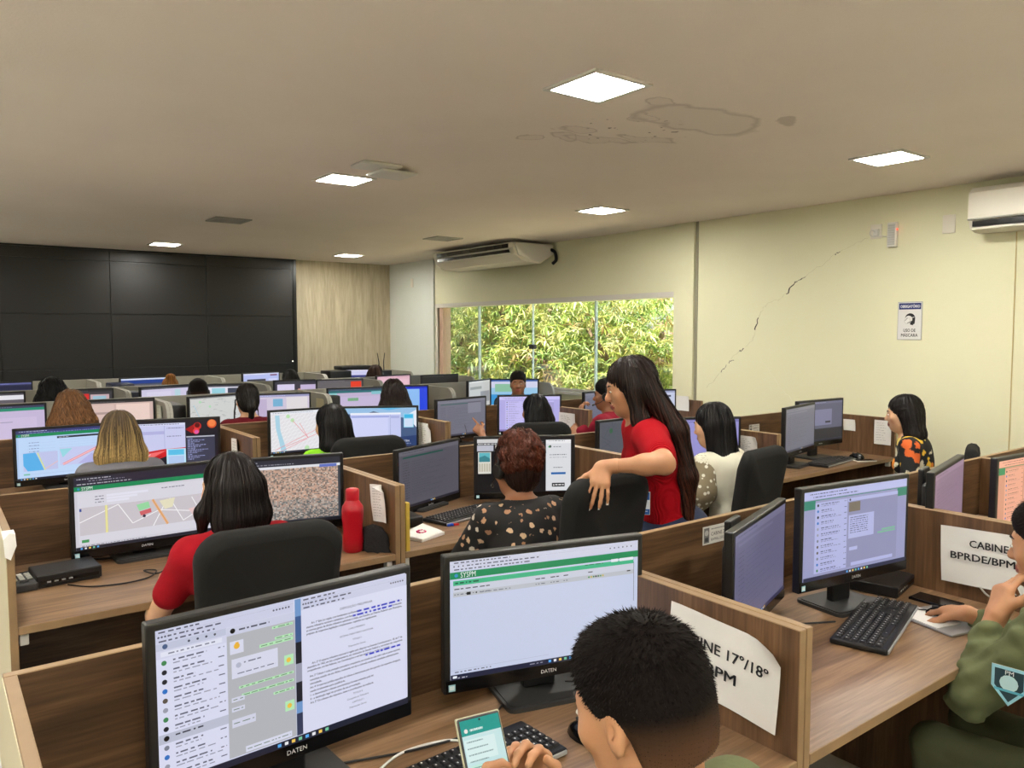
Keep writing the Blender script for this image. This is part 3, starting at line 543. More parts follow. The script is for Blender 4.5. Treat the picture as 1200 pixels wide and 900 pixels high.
def scr_phone_page():
    f = S((16,16,20)); f.rect(0,0,.36,.07,(206,206,206)); f.rect(0,.07,.36,.115,(70,70,74)); f.dashes(.01,.34,.092,.018,(214,214,214),2); f.rect(0,.115,.17,.22,(186,188,200)); f.rect(.19,.115,.36,.22,(222,218,206)); f.rect(0,.22,.36,.225,(120,120,120)); f.rect(.01,.24,.145,.64,(216,214,204)); f.rect(.02,.25,.135,.42,(96,180,190)); f.poly([(.02,.42),(.02,.34),(.08,.30),(.135,.36),(.135,.42)],(60,130,140))
    for i in range(5): f.rect(.02+i*.025,.45,.036+i*.025,.60,(186,180,160))
    for i in range(3): f.rect(.60,.24+i*.03,.72,.252+i*.03,(150,150,156))
    f.dashes(.50,.70,.06,.012,(120,120,124),3); f.rect(.72,.03,.985,.985,(216,218,222)); f.rect(.72,.03,.985,.10,(232,232,234)); f.dashes(.75,.92,.05,.010,(120,120,126),1); f.circ(.765,.155,.024,(30,36,40)); f.circ(.755,.16,.018,(60,150,90)); f.dashes(.80,.88,.16,.014,(120,122,130),3); f.dashes(.76,.94,.31,.016,(110,112,120),4); f.dashes(.76,.95,.36,.010,(150,152,160),5); f.dashes(.80,.90,.55,.014,(110,112,120),4); f.rect(.775,.64,.93,.68,(36,98,168)); f.rect(.785,.84,.92,.91,(24,24,28)); f.text('▶',.795,.895,.03,(220,220,220)); f.dashes(.82,.91,.875,.02,(230,230,230),3); return f
def scr_green_route(base=(88,90,98)):
    f = S(base); rg = random.Random(4)
    for i in range(22): x = rg.random(); y = rg.random(); f.line(x,y,x+rg.uniform(-.2,.2),y+rg.uniform(-.3,.3),.006,tuple(c-24 for c in base))
    for p in ((.55,.15),(.62,.32),(.60,.52),(.75,.72),(.20,.2)): f.circ(p[0],p[1],.06,(60,96,72),8)
    f.line(.5,.1,.75,.85,.012,(24,36,36)); f.line(.75,.5,.62,.9,.012,(24,36,36)); return f
def scr_generic(base, bar, blocks=(), header=None):
    f = S(base); f.rect(0,0,1,.06,bar)
    if header: f.rect(0,.06,1,.13,header)
    f.dashes(.04,.6,.03,.014,tuple(max(0,min(255,x+60)) for x in bar),2)
    for b in blocks: f.rect(*b)
    taskbar(f,(26,28,44),6,.2); return f
# ================================================================= WORKSTATIONS
ZD, ZP, ZG = 0.75, 1.02, 1.09
TB = 0.021
def board(mb_name, x0,x1,y0,y1,z0,z1, mt, parent, edge='band', top_only=False):
    """a laminated board: faces mt, edges banded"""
    mb = MB(); mb.rbox(x0,x1,y0,y1,z0,z1,.0015,0,1)
    me = mb.mesh(mb_name, [mt, M[edge]]); thin = min((x1-x0,0),(y1-y0,1),(z1-z0,2))[1]
    for p in me.polygons:
        if abs(p.normal[thin]) < 0.9: p.material_index = 1
        p.use_smooth = False
    return put(mb_name, me, parent)
def station(x0, x1, yb, depth, label, grey=False, end_left=False):
    t = thing('workstation_desk', label, 'desk', ((x0+x1)/2, yb, 0), 0, 'cubicle desks in rows')
    w = (x1-x0)/2 - .001; zp = ZG if grey else ZP; e = 'greyband' if grey else 'band'
    board('back_panel', -w, w, -TB, 0, .02, zp, M['grey'] if grey else M['wood_x'], t, e)
    for sx in (-1, 1):
        a, b = (-w, -w+TB) if sx < 0 else (w-TB, w)
        if not grey:
            sp = board('side_panel', a, b, -depth, -TB-.0005, .02, zp, M['wood_z'], t, e)
            if end_left and sx < 0: MB().box(a-.0015,a,-depth+.004,-.01,.03,zp-.004).build('outer_face', M['outer'], sp)
        else:
            r = .10; pr = [(-depth,.02),(-TB-.0005,.02),(-TB-.0005,zp)] + [(-depth+r-r*math.sin(k*PI/12), zp-r+r*math.cos(k*PI/12)) for k in range(7)]
            mb = MB(); n = len(pr); vs = [(a,y,z) for y,z in pr]+[(b,y,z) for y,z in pr]
            mb.add(vs, [tuple(range(n-1,-1,-1)), tuple(range(n,2*n))], 0); mb.add(vs, [(i,(i+1)%n,n+(i+1)%n,n+i) for i in range(n)], 1)
            mb.build('side_panel', [M['grey'], M['greyband']], t)
        MB().rbox(sx*(w-TB-.016)-.012, sx*(w-TB-.016)+.012, -depth+.02, -depth+.05, ZD-.065, ZD-.026, .003).build('bracket', M['white'], t)
    board('desktop', -w+TB+.0005, w-TB-.0005, -depth+.0, -TB-.0008, ZD-.025, ZD, M['desk'], t)
    return t
X1 = [.085,1.40,2.70,4.00,5.32]; X2 = [.165,1.46,2.70,3.96,5.335]; X3 = [.19,1.475,2.75,4.03,5.35]; X4 = [.20,1.43,2.69,3.92,5.14]
Y1, Y2, Y3, Y4, Y5, Y6 = 1.60, 3.395, 5.12, 6.78, 8.20, 9.65
WHO = {1:['nearest walnut cubicle desk where the man with the phone sits','walnut cubicle desk with the two-line cabin sign where the green-jacketed person sits','walnut cubicle desk holding the orange screen at the right edge','nearest-row cubicle desk against the cream wall, mostly behind the orange screen'],
 2:['walnut cubicle desk with red bottle where the red T-shirt woman sits','walnut cubicle desk of the woman in the gold-patterned black dress','walnut cubicle desk of the woman in white polka-dot blouse','walnut cubicle desk against the cream wall of the floral-shirt woman'],
 3:['walnut cubicle desk of the blonde person in grey','walnut cubicle desk of the person in lime green','walnut cubicle desk of the person in pale pink pointing at a screen','walnut cubicle desk by the window of the headset man in dark red'],
 4:['grey cubicle desk of the brown curly-haired person','grey cubicle desk of the ponytailed woman in maroon','grey cubicle desk of the dark wavy-haired person before the blue screen','grey cubicle desk nearest the window where a man faces the room'],
 5:['grey cubicle desk at the left, of the dark curly-haired person','grey cubicle desk of the short-haired man with headset','grey cubicle desk holding the screen with a red square','grey cubicle desk holding the pink screen and dark screen'],
 6:['farthest-row grey cubicle desk at the left before the video wall','farthest-row grey cubicle desk of the ginger-bun person','farthest-row grey cubicle desk beside the dark round head under the video wall edge','farthest-row grey cubicle desk with the router by the oak panelling']}
for r,(X,Y,d) in enumerate(((X1,Y1,.735),(X2,Y2,.737),(X3,Y3,.775),(X4,Y4,.70),(X4,Y5,.70),(X4,Y6,.70)),1):
    for i in range(4): station(X[i], X[i+1], Y, d, WHO[r][i], r > 3, i == 0)
# ---------------------------------------------------------------- monitors
MW, MH = 0.512, 0.318
def monitor_meshes():
    c = MB(); b = .0145
    c.rbox(-MW/2,MW/2,-.014,.012,-MH,0,.004); c.rbox(-MW/2+.05,MW/2-.05,.010,.036,-MH+.04,-.05,.012)
    st = MB(); st.rbox(-.05,.05,.062,.082,-.44,-.03,.006); st.rbox(-.04,.04,.030,.066,-.22,-.12,.006)
    low = MB(); low.rbox(-.042,.042,.034,.060,-.44,-.12,.006)
    ba = MB(); ba.prism(rrect(.225,.175,.02,4,0,.035), 0, .010, 0, True); ba.prism(rrect(.21,.16,.02,4,0,.035), .010, .013, 0, True)
    bz = MB(); bz.rbox(-MW/2+.004,MW/2-.004,-.0165,-.0135,-MH+.003,-MH+.034,.002)
    return [x.mesh(n, m) for x,n,m in ((c,'casing',M['black']),(st,'stand',M['black']),(low,'stand',M['black']),(ba,'base',M['dkgrey']),(bz,'chin',M['gloss']))]
ME_CASE, ME_TALL, ME_LOW, ME_BASE, ME_CHIN = monitor_meshes()
def logo_mesh():
    f = Flat(.06,.014,(10,10,12)); f.V = []; f.F = []; f.C = []; f.text('DATEN',.5,.85,.62,(215,215,218),'c'); return f.mesh('logo', M['print'])
ME_LOGO = logo_mesh()
def stk():
    f = Flat(.016,.016,(150,200,214)); f.rect(.15,.2,.85,.8,(210,226,230)); return f.mesh('sticker', M['print'])
ME_STK = stk()
def monitor(cx, cy, yaw, zt, scr, label, tall=False, detail=True, zdesk=ZD):
    """cx,cy = middle of the front top edge"""
    t = thing('monitor', label, 'monitor', (cx,cy,zdesk), R(yaw), 'desktop monitors')
    h = zt-zdesk; put('casing', ME_CASE, t, (0,.014,h)); put('chin', ME_CHIN, t, (0,.014,h))
    put('screen', scr.mesh('screen', M['screen']), t, (0,-.0006,h-.0135-SH/2))
    dz = h-.44
    s = put('stand', ME_TALL if tall else ME_LOW, t, (0,.014,0)); s.location.z = h
    if h > .34: s.scale.z = (h-.012)/.44
    put('base', ME_BASE, t, (0,.014,0.0003))
    if detail: put('logo', ME_LOGO, t, (.0,-.003,h-MH+.018)); put('sticker', ME_STK, t, (-MW/2+.018,-.003,h-MH+.016))
    return t
GEN = scr_generic
monitor(.525,1.365,3,1.14,scr_chat_doc(),'foreground monitor showing a chat beside a law text, cut by bottom edge')
monitor(1.145,1.375,-15,1.122,scr_syspm_list(),'foreground monitor with green SYSPM list page before the short-haired man')
monitor(1.895,1.32,19,1.098,scr_dim_list(1,(98,96,124),(110,108,136)),'edge-on dim violet monitor behind the two-line cabin sign',True)
monitor(2.30,1.26,-8,1.155,scr_chat(),'violet-tinted chat monitor before the green-jacketed person')
monitor(2.95,1.27,13,1.143,scr_dim_list(2,(146,122,140),(150,126,144)),'edge-on dusky pink monitor between the violet and orange screens',True)
monitor(3.47,1.20,-4,1.140,scr_chat((214,150,122),(236,170,142),(150,90,76),(36,140,90),(60,40,46)),'orange-tinted chat monitor at the right edge')
monitor(.655,3.20,1,1.10,scr_map_form(),'monitor with a street map form left of the red T-shirt woman')
monitor(1.165,3.13,-13,1.10,scr_satellite(),'monitor filled with a brown satellite city view beside red bottle')
monitor(1.965,3.27,22,1.068,scr_dim_list(3),'dim grey angled monitor with dark green bar above the white napkins',True)
monitor(2.385,3.05,-30,1.096,scr_phone_page(),'monitor with black page and white column before the patterned-dress woman')
monitor(3.36,3.30,4,1.10,scr_green_route(),'dim grey map monitor behind the standing woman in red')
monitor(3.62,2.96,-28,1.115,GEN((150,146,206),(120,116,176)),'violet monitor hidden behind the polka-dot blouse woman')
monitor(4.47,2.845,12,1.147,scr_dim_list(4,(112,112,124),(124,124,140)),'left dim grey monitor of the floral-shirt woman')
monitor(4.86,2.94,-3,1.155,GEN((92,92,112),(104,104,130),((.15,.2,.75,.6,(122,122,150)),(.2,.3,.3,.5,(60,60,72)),(0,.68,1,.95,(40,40,46)),(.6,.5,.72,.55,(40,40,50)))),'right dim monitor with a dialog box of the floral-shirt woman')
monitor(.615,4.93,2,1.095,scr_form_blue(),'pale blue map form monitor left of the blonde person')
monitor(1.175,4.90,-14,1.100,scr_flower(),'black monitor with red flowers right of the blonde person')
monitor(2.01,4.93,-1,1.108,scr_citymap(),'monitor with a red-lined city map beside lime green shirt')
monitor(2.46,4.74,-29,1.112,scr_desktop_window(),'monitor with white window on a blue desktop before the lime green shirt')
monitor(3.26,4.95,8,1.113,scr_dim_list(5,(112,112,126),(60,96,94),True),'dim grey monitor touched by a pointing finger')
monitor(3.80,4.80,-30,1.118,scr_chat((176,170,226),(196,190,240),(110,104,150),(176,170,226),(120,110,170)),'lilac chat-list monitor before the pink-sleeved person')
monitor(4.70,4.93,12,1.103,scr_dim_list(6,(110,112,130),(120,122,140)),'dim grey monitor left of the headset man')
monitor(5.07,4.70,-20,1.108,GEN((196,202,226),(150,156,190),((.80,.14,.92,.2,(60,64,90)),(.1,.2,.7,.7,(206,212,232)))),'pale blue-white monitor showing behind the standing woman near window pier')
monitor(.42,6.35,3,1.116,GEN((196,182,214),(60,62,90),((.1,.3,.9,.9,(204,190,220)),(.2,.4,.6,.42,(160,150,180))),(40,140,110)),'lilac form monitor left of the brown curly hair')
monitor(1.13,6.36,-4,1.118,GEN((206,178,170),(46,44,46),((0,.10,.45,.95,(214,188,180)),(.48,.10,.95,.95,(232,206,196)),(.02,.3,.44,.36,(176,150,146)))),'salmon two-window monitor right of the brown curly hair')
monitor(1.84,6.30,17,1.118,scr_roadmap(),'pale road-map monitor left of the ponytail')
monitor(2.29,6.18,-12,1.116,GEN((206,196,216),(150,150,190),((0,.12,.30,.95,(190,176,206)),(.40,.12,.56,.35,(120,176,210)),(.62,.08,.97,.95,(222,216,220)))),'monitor with lilac and white windows right of the ponytail')
monitor(3.06,6.37,-10,1.120,GEN((190,176,206),(50,66,90),((.1,.25,.95,.9,(196,182,214)),(.35,.3,.55,.4,(120,170,130)),(.02,.13,.15,.25,(150,210,214)),(.8,.1,.98,.2,(130,190,200))),(40,110,116)),'teal-topped lilac map monitor left of the dark wavy hair')
monitor(3.50,6.33,-20,1.120,GEN((40,70,220),(20,44,190),((.05,.08,.85,.84,(140,186,240)),(.05,.08,.35,.84,(110,160,226)))),'bright blue monitor right of the dark wavy hair')
monitor(4.52,6.52,27,1.127,GEN((196,198,196),(206,208,204),((.05,.2,.55,.3,(150,154,152)),(.5,.4,.9,.8,(150,152,156)))),'angled pale grey monitor left of the man facing the room')
monitor(4.88,6.42,-32,1.127,GEN((206,208,232),(50,90,160),((0,.5,1,.94,(60,150,210)),(0,.3,1,.55,(150,196,226)),(.08,.15,.5,.45,(140,190,160)))),'monitor with a blue sea picture behind the man facing the room')
monitor(.42,7.78,2,1.108,GEN((96,90,98),(70,66,76),((0,.06,1,.2,(226,224,232)),)),'dim monitor with a white strip at the left edge')
monitor(1.10,7.80,-6,1.108,GEN((60,58,62),(40,40,44),((.05,.15,.35,.9,(214,160,160)),(.5,.12,.62,.95,(206,40,40)),(.64,.15,.95,.9,(200,170,176)),(.68,.2,.9,.5,(150,190,206)))),'monitor with pink and red blocks above the brown curly hair')
monitor(1.80,7.78,18,1.110,GEN((206,200,226),(60,60,72),((.1,.15,.6,.8,(214,208,232)),(.68,.1,.8,.9,(180,210,220)))),'lilac map monitor left of the short-haired headset man')
monitor(2.30,7.72,-12,1.108,GEN((224,222,236),(60,60,72),((.3,.1,.55,.9,(150,206,220)),(.6,.1,.95,.3,(60,66,84)))),'white and cyan monitor right of the short-haired headset man')
monitor(3.12,7.86,-6,1.112,GEN((60,56,70),(40,40,50),((.05,.12,.42,.95,(214,206,234)),(.5,.3,.95,.95,(206,140,136)),(.55,.15,.95,.5,(196,180,214)),(.62,.5,.72,.8,(120,40,50)))),'monitor with a white block and reddish picture below the oak panelling')
monitor(3.52,7.70,-9,1.112,GEN((100,96,100),(84,80,86),((.74,.06,.98,.55,(226,60,36)),(.78,.4,.96,.6,(240,220,214)))),'grey monitor with a red square in its corner')
monitor(4.30,7.95,12,1.118,GEN((226,182,196),(206,160,176),((.05,.15,.95,.9,(232,192,204)),)),'pink monitor behind the dark wavy hair')
monitor(4.83,7.80,0,1.112,GEN((34,30,28),(38,34,32)),'dark switched-off monitor left of the window-side grey divider')
monitor(.62,9.28,6,1.110,GEN((40,44,80),(90,94,150),((0,.1,1,.25,(24,28,60)),)),'dark blue monitor low against the video wall at the left')
monitor(1.90,9.15,8,1.122,GEN((70,76,96),(206,216,240),((0,.06,1,.2,(24,60,140)),(.1,.25,.95,.95,(96,98,112)))),'dark blue monitor with white top strip beside the ginger bun')
monitor(3.22,9.26,14,1.128,GEN((180,190,236),(206,210,240),((.1,.25,.62,.95,(60,60,70)),(.7,.25,.95,.8,(206,210,244)),(.75,.06,.95,.12,(120,60,110)))),'monitor with lilac page and dark window beneath the video wall corner')
monitor(4.55,9.30,-18,1.128,GEN((44,46,96),(214,210,238),((0,.06,1,.25,(206,204,236)),(0,.25,1,.35,(60,64,130)))),'white and navy monitor below the oak panelling beside antennas')
# ================================================================= CHAIRS AND DESK THINGS
def chair_meshes(tall=True):
    b = MB(); n = 9; W_, H_ = .425, (.50 if tall else .36)
    # backrest: rounded shield, bowed; outline in x,z, swept over y
    out = rrect(W_, H_, .075, 6); pts = []
    for (x,z) in out:
        k = 1.0 - .10*(.5 - z/H_)*1.0 if z < 0 else 1.0
        pts.append((x*k, z))
    def ring(off, sc): return [(x*sc, off + .045*(x/(W_/2))**2*-1 + .03*math.cos(z/H_*PI)*1.0, z*sc) for x,z in pts]
    rings = [ring(.050,.86), ring(.044,.95), ring(.026,1.0), ring(.004,1.0), ring(-.012,.95), ring(-.018,.86)]
    m_ = len(pts); vs = [v for r_ in rings for v in r_]
    fs = [(i*m_+j, i*m_+(j+1)%m_, (i+1)*m_+(j+1)%m_, (i+1)*m_+j) for i in range(len(rings)-1) for j in range(m_)]
    b.add(vs, fs, 0, True)
    for r_,sg in ((rings[0],1),(rings[-1],-1)):
        c = (0, r_[0][1]*0 + sum(p[1] for p in r_)/m_ + .010*(1 if sg>0 else -1), 0)
        mid = [(x*.5, c[1]*.6+y*.4, z*.5) for x,y,z in r_]
        vv = r_ + mid + [c]; ff = []
        for j in range(m_):
            q = (j,(j+1)%m_,m_+(j+1)%m_,m_+j); tr = (m_+j,m_+(j+1)%m_,2*m_)
            ff += [q if sg<0 else q[::-1], tr if sg<0 else tr[::-1]]
        b.add(vv, ff, 0, True)
    s = MB(); s.rbox(-.245,.245,-.24,.24,.40,.475,.035,0,4)
    br = MB(); br.tube(spline([(0,-.10,.40),(0,-.26,.40),(0,-.31,.48),(0,-.30,.66)],6), .022, 8); br.rbox(-.05,.05,-.32,-.285,.60,.74,.008)
    po = MB(); po.lathe([(.032,.10),(.032,.26),(.022,.262),(.022,.40)], 16)
    ft = MB(); ft.lathe([(.05,.075),(.05,.12),(.03,.125)], 16)
    for k in range(5):
        a = 2*PI*k/5+.3; c_, s_ = math.cos(a), math.sin(a); ft.tube([(.04*c_,.04*s_,.10),(.18*c_,.18*s_,.085),(.29*c_,.29*s_,.068)], [.022,.018,.014], 8)
    wh = MB()
    for k in range(5):
        a = 2*PI*k/5+.3; c_, s_ = .29*math.cos(a), .29*math.sin(a); wh.tube([(c_-.02*math.sin(a),s_+.02*math.cos(a),.028),(c_+.02*math.sin(a),s_-.02*math.cos(a),.028)], .027, 12)
    ar = MB()
    return [(b.mesh('backrest', M['mesh']), 'backrest'), (s.mesh('seat', M['mesh']), 'seat'), (br.mesh('back_bracket', M['black']), 'back_bracket'), (po.mesh('gas_lift', M['black']), 'gas_lift'), (ft.mesh('star_base', M['black']), 'star_base'), (wh.mesh('casters', M['black']), 'casters')]
CH = chair_meshes()
def chair(x, y, yaw, label, ztop=1.04, tilt=8):
    """faces local +y; x,y = seat middle"""
    t = thing('office_chair', label, 'chair', (x,y,0), R(yaw), 'black swivel chairs')
    for me,n in CH:
        o = put(n, me, t)
        if n == 'backrest': o.location = (0,-.27,ztop-.245); o.rotation_euler = (R(tilt),0,0)
    return t
# ---------------------------------------------------------------- keyboards
def keyboard_meshes():
    L_, D_ = .44, .150; b = MB(); b.rbox(-L_/2,L_/2,-D_/2,D_/2,.0,.016,.005); b.box(-L_/2+.012,L_/2-.012,-D_/2+.012,D_/2-.012,.016,.0163)
    edge = MB(); edge.rbox(-L_/2+.004,L_/2-.004,-D_/2-.003,-D_/2+.006,.004,.013,.002)
    keys = MB(); lg = MB(); rg = random.Random(3)
    def key(x,y,w,h):
        keys.add([(x,y,.0165),(x+w,y,.0165),(x+w,y+h,.0165),(x,y+h,.0165),(x+.0018,y+.0018,.0215),(x+w-.0018,y+.0018,.0215),(x+w-.0018,y+h-.0018,.0215),(x+.0018,y+h-.0018,.0215)], [(4,5,6,7),(0,1,5,4),(1,2,6,5),(2,3,7,6),(3,0,4,7)])
        lx, ly = x+w*.28, y+h*.45; s_ = .0042; lg.add([(lx,ly,.0218),(lx+s_*.8,ly,.0218),(lx+s_*.8,ly+s_,.0218),(lx,ly+s_,.0218)], [(0,1,2,3)])
    P_ = .0188
    for r in range(6):
        y = D_/2-.030-r*.0205 - (0 if r else -.003); x = -L_/2+.013
        if r < 5:
            for k in range(15): key(x, y, P_-.0022, .0172); x += P_
        else:
            for w in (1.3,1.3,1.3,6,1.3,1.3,1.3,1.2): key(x, y, P_*w-.0022, .0172); x += P_*w
        x = -L_/2+.013+15.4*P_
        for k in range(3):
            if r in (1,2,5) or (r==4 and k==1) or r==0: key(x+k*P_, y, P_-.0022, .0172)
        x += 3.35*P_
        if r:
            for k in range(4): key(x+k*P_*.92, y, P_*.92-.0022, .0172)
    return b.mesh('body', M['black']), edge.mesh('front_edge', M['silver']), keys.mesh('keys', M['key']), lg.mesh('legends', M['legend'])
KB = keyboard_meshes()
def keyboard(x, y, yaw, label, z=ZD):
    t = thing('keyboard', label, 'keyboard', (x,y,z+.0005), R(yaw), 'black keyboards')
    put('body', KB[0], t); put('front_edge', KB[1], t); k = put('keys', KB[2], t); k['kind'] = 'stuff'; l_ = put('legends', KB[3], k); l_['kind'] = 'stuff'; return t
keyboard(.80,1.23,2,'black keyboard under the phone in the foreground')
keyboard(2.215,1.145,16,'black keyboard with silver front edge beside the mouse hand')
keyboard(2.02,3.03,14,'black keyboard beside the white napkins and patterned dress')
keyboard(4.76,2.80,8,'black keyboard of the floral-shirt woman')
keyboard(.92,2.90,0,'black keyboard hidden before the red T-shirt woman'); keyboard(3.15,2.86,0,'black keyboard before the polka-dot blouse woman')
def mouse(x, y, yaw, label):
    t = thing('mouse', label, 'mouse', (x,y,ZD+.0005), R(yaw)); mb = MB(); n = 14; rows = []
    for i in range(7):
        a = i/6*PI/2; rows.append([(.031*math.cos(a)*math.cos(2*PI*j/n), .054*math.cos(a)*math.sin(2*PI*j/n) , .036*math.sin(a)*(1-.12*math.sin(2*PI*j/n))) for j in range(n)])
    vs = [v for r_ in rows for v in r_]; mb.add(vs, [(i*n+j,i*n+(j+1)%n,(i+1)*n+(j+1)%n,(i+1)*n+j) for i in range(6) for j in range(n)], 0, True); mb.add(rows[0], [tuple(range(n-1,-1,-1))]); mb.build('shell', M['gloss'], t)
    MB().rbox(-.004,.004,.016,.034,.026,.034,.003).build('wheel', M['dkgrey'], t); return t
mouse(2.445,1.055,30,'black mouse under the hand of the green-jacketed person'); mouse(1.10,1.19,0,'black mouse behind the short-haired man\'s cheek'); mouse(5.08,2.80,0,'black mouse beside the floral-shirt woman')
def cord(name, pts, r, m, label): return tag(MB().tube(spline(pts,8), r, 6).build(name, m), label, 'cable')
z = ZD+.004
cord('mouse_cable', [(2.43,1.10,z+.01),(2.42,1.16,z),(2.44,1.24,z),(2.50,1.30,z)], .0022, M['cable'], 'thin black cable from the mouse to the black mini computer')
cord('keyboard_cable', [(2.14,1.23,z),(2.02,1.30,z),(1.96,1.38,z),(1.90,1.44,z)], .0025, M['cable'], 'black cable running behind the keyboard to the violet monitor')
cord('white_usb_cable', [(.66,1.33,z),(.75,1.37,z),(.84,1.36,z),(.88,1.33,z)], .0028, M['wcable'], 'white cable on the desk between the two foreground monitors')
cord('foreground_black_cable', [(.60,1.42,z),(.80,1.36,z),(.95,1.36,z),(1.12,1.46,z),(1.34,1.50,z)], .0025, M['cable'], 'black cable crossing the foreground desk behind the keyboard')
cord('monitor_cable', [(1.22,1.40,z+.01),(1.27,1.35,z+.012),(1.28,1.27,z+.012),(1.26,1.22,z),(1.15,1.23,z)], .0022, M['cable'], 'thin black cable looping over the foreground monitor base')
cord('tangled_cable', [(.36,3.00,z),(.42,2.93,z),(.52,2.90,z),(.60,2.92,z),(.64,2.99,z),(.60,3.00,z+.004),(.63,2.95,z),(.70,3.00,z),(.80,3.04,z)], .0025, M['cable'], 'tangled black cable before the flat box on the left desk')
cord('power_cable', [(.24,3.24,z),(.34,3.26,z),(.44,3.30,z),(.55,3.26,z),(.68,3.30,z)], .004, M['cable'], 'black cables behind the flat box on the left desk')
cord('glasses_cable', [(2.62,2.93,z),(2.66,2.88,z+.02),(2.62,2.82,z),(2.55,2.86,z),(2.60,2.95,z)], .002, mat('brown_cord',(110,50,40),.5), 'thin brown cord on the desk below the identity badge')
cord('right_white_cable', [(2.60,1.02,z+.07),(2.66,1.02,z+.03),(2.72,1.0,z+.0)], .003, M['wcable'], 'short white cable behind the green-jacketed person\'s hands')
# mini computers
def minipc(x, y, yaw, label, w=.24, d=.19, h=.038, cat='computer'):
    t = thing('mini_computer', label, cat, (x,y,ZD+.0005), R(yaw)); MB().rbox(-w/2,w/2,-d/2,d/2,.004,h,.004).build('case', M['black'], t); MB().rbox(-w/2+.006,w/2-.006,-d/2+.006,d/2-.006,0,.0045,.001).build('feet', M['dkgrey'], t)
    MB().box(-w/2+.01,w/2-.01,-d/2-.0006,-d/2,.014,.026).build('port_strip', M['gloss'], t)
    for k in range(4): MB().rbox(-w/2+.03+.022*k,-w/2+.042+.022*k,-d/2-.0015,-d/2-.0004,.017,.022,.001).build('port', M['silver'], t)
    return t
minipc(2.585,1.335,12,'flat black mini computer right of the violet chat monitor'); minipc(.365,3.095,4,'flat black box beside the keypad on the left desk',.20,.15,.045)
t = thing('desk_phone', 'dark keypad handset at the left edge of the red T-shirt woman\'s desk', 'phone', (.232,3.08,ZD+.0005), R(4)); MB().rbox(-.038,.038,-.075,.075,0,.028,.006).build('body', M['dkgrey'], t)
km = MB(); km.rbox(-.008,.008,-.006,.006,0,.005,.002); kme = km.mesh('key', M['greyband'])
for i in range(3):
    for j in range(4): put('key', kme, t, (-.022+.022*i,-.02+.022*j,.0282))
MB().rbox(-.014,.014,-.058,-.036,.028,.034,.004).build('navigation_key', M['black'], t)
# mouse mat with a stack of cards
t = thing('mouse_mat', 'pale grey plastic mat under the mouse', 'mouse mat', (2.405,1.045,ZD+.0005), R(-14)); MB().rbox(-.085,.085,-.10,.10,0,.006,.002).build('mat', M['silver'], t); MB().rbox(-.08,.02,-.05,.095,.0065,.009,.001).build('sheet', M['paper'], t)
tag(MB().rbox(2.52,2.60,1.06,1.20,ZD+.0005,ZD+.010,.003).build('smartphone', M['gloss']), 'black smartphone lying behind the mouse hand', 'phone')
t = thing('smartphone', 'white-edged smartphone lying by the floral-shirt woman\'s keyboard', 'phone', (5.00,2.70,ZD+.0005), R(60)); MB().rbox(-.035,.035,-.07,.07,0,.008,.003).build('case', M['white'], t); MB().box(-.032,.032,-.066,.066,.008,.0084).build('display', M['gloss'], t)
# red bottle, dark bag, cup
t = thing('water_bottle', 'red plastic bottle with screw cap beside the satellite screen', 'bottle', (1.325,2.80,ZD+.0005)); 
MB().lathe([(.034,0),(.040,.006),(.041,.05),(.0385,.085),(.041,.12),(.043,.16),(.041,.18),(.028,.20),(.025,.205)],32).build('body', M['red'], t); MB().lathe([(.0265,.2055),(.0265,.243),(.024,.249),(.012,.252)],32).build('cap', M['red'], t)
rows = []; mb = MB(); n = 22; rg = random.Random(2)
for i in range(9):
    a = i/8; rr = math.sqrt(max(0,1-a*a)); rows.append([((.036+.006*math.sin(3*j+i))*rr*math.cos(2*PI*j/n)*(1+rg.uniform(-.08,.08)), (.075+.01*math.cos(2*j+i))*rr*math.sin(2*PI*j/n)*(1+rg.uniform(-.08,.08)), .105*a*(1+.25*math.cos(2*PI*j/n+1)*(1-a))) for j in range(n)])
mb.add([v for r_ in rows for v in r_], [(i*n+j,i*n+(j+1)%n,(i+1)*n+(j+1)%n,(i+1)*n+j) for i in range(8) for j in range(n)], 0, True); mb.add(rows[0], [tuple(range(n-1,-1,-1))])
tag(mb.build('cloth_pouch', M['cloth'], None, (1.395,2.765,ZD+.0005), .5), 'dark crumpled pouch behind the red bottle', 'pouch')
t = thing('drinking_cup', 'coral red plastic cup with handle behind the dark-haired woman\'s head', 'cup', (1.325,4.56,ZD+.0005)); MB().lathe([(.032,0),(.038,.004),(.042,.11),(.040,.113)],24).build('body', M['redcap'], t); MB().lathe([(.045,.1135),(.045,.125),(.02,.130)],24).build('lid', M['red'], t); MB().tube(spline([(-.040,0,.09),(-.068,0,.085),(-.066,0,.04),(-.039,0,.03)],5),.005,6).build('handle', M['redcap'], t)
# napkin packet, usb sticks, yellow folder
t = thing('napkin_packet', 'white folded napkin packet with a pink crest on the desk', 'napkins', (1.655,2.82,ZD+.0005), R(20)); MB().rbox(-.075,.075,-.06,.06,0,.014,.003).build('packet', M['paper'], t)
mb = MB(); mb.add([(-.075,-.06,.0145),(.06,-.058,.020),(.07,.058,.034),(-.07,.06,.018),(-.075,-.06,.0150),(.06,-.058,.0205),(.07,.058,.0345),(-.07,.06,.0185)],[(3,2,1,0),(4,5,6,7),(0,1,5,4),(1,2,6,5),(2,3,7,6),(3,0,4,7)]); fl = mb.build('flap', M['paper'], t)
f = MB()
for k in range(9): a = 2*PI*k/9; f.rbox(-.008+.018*math.cos(a)-.005,-.008+.018*math.cos(a)+.006,.016*math.sin(a)-.005,.016*math.sin(a)+.005,.0205+.002*math.sin(a),.0262+.002*math.sin(a),.002)
f.build('crest', M['pink'], fl)
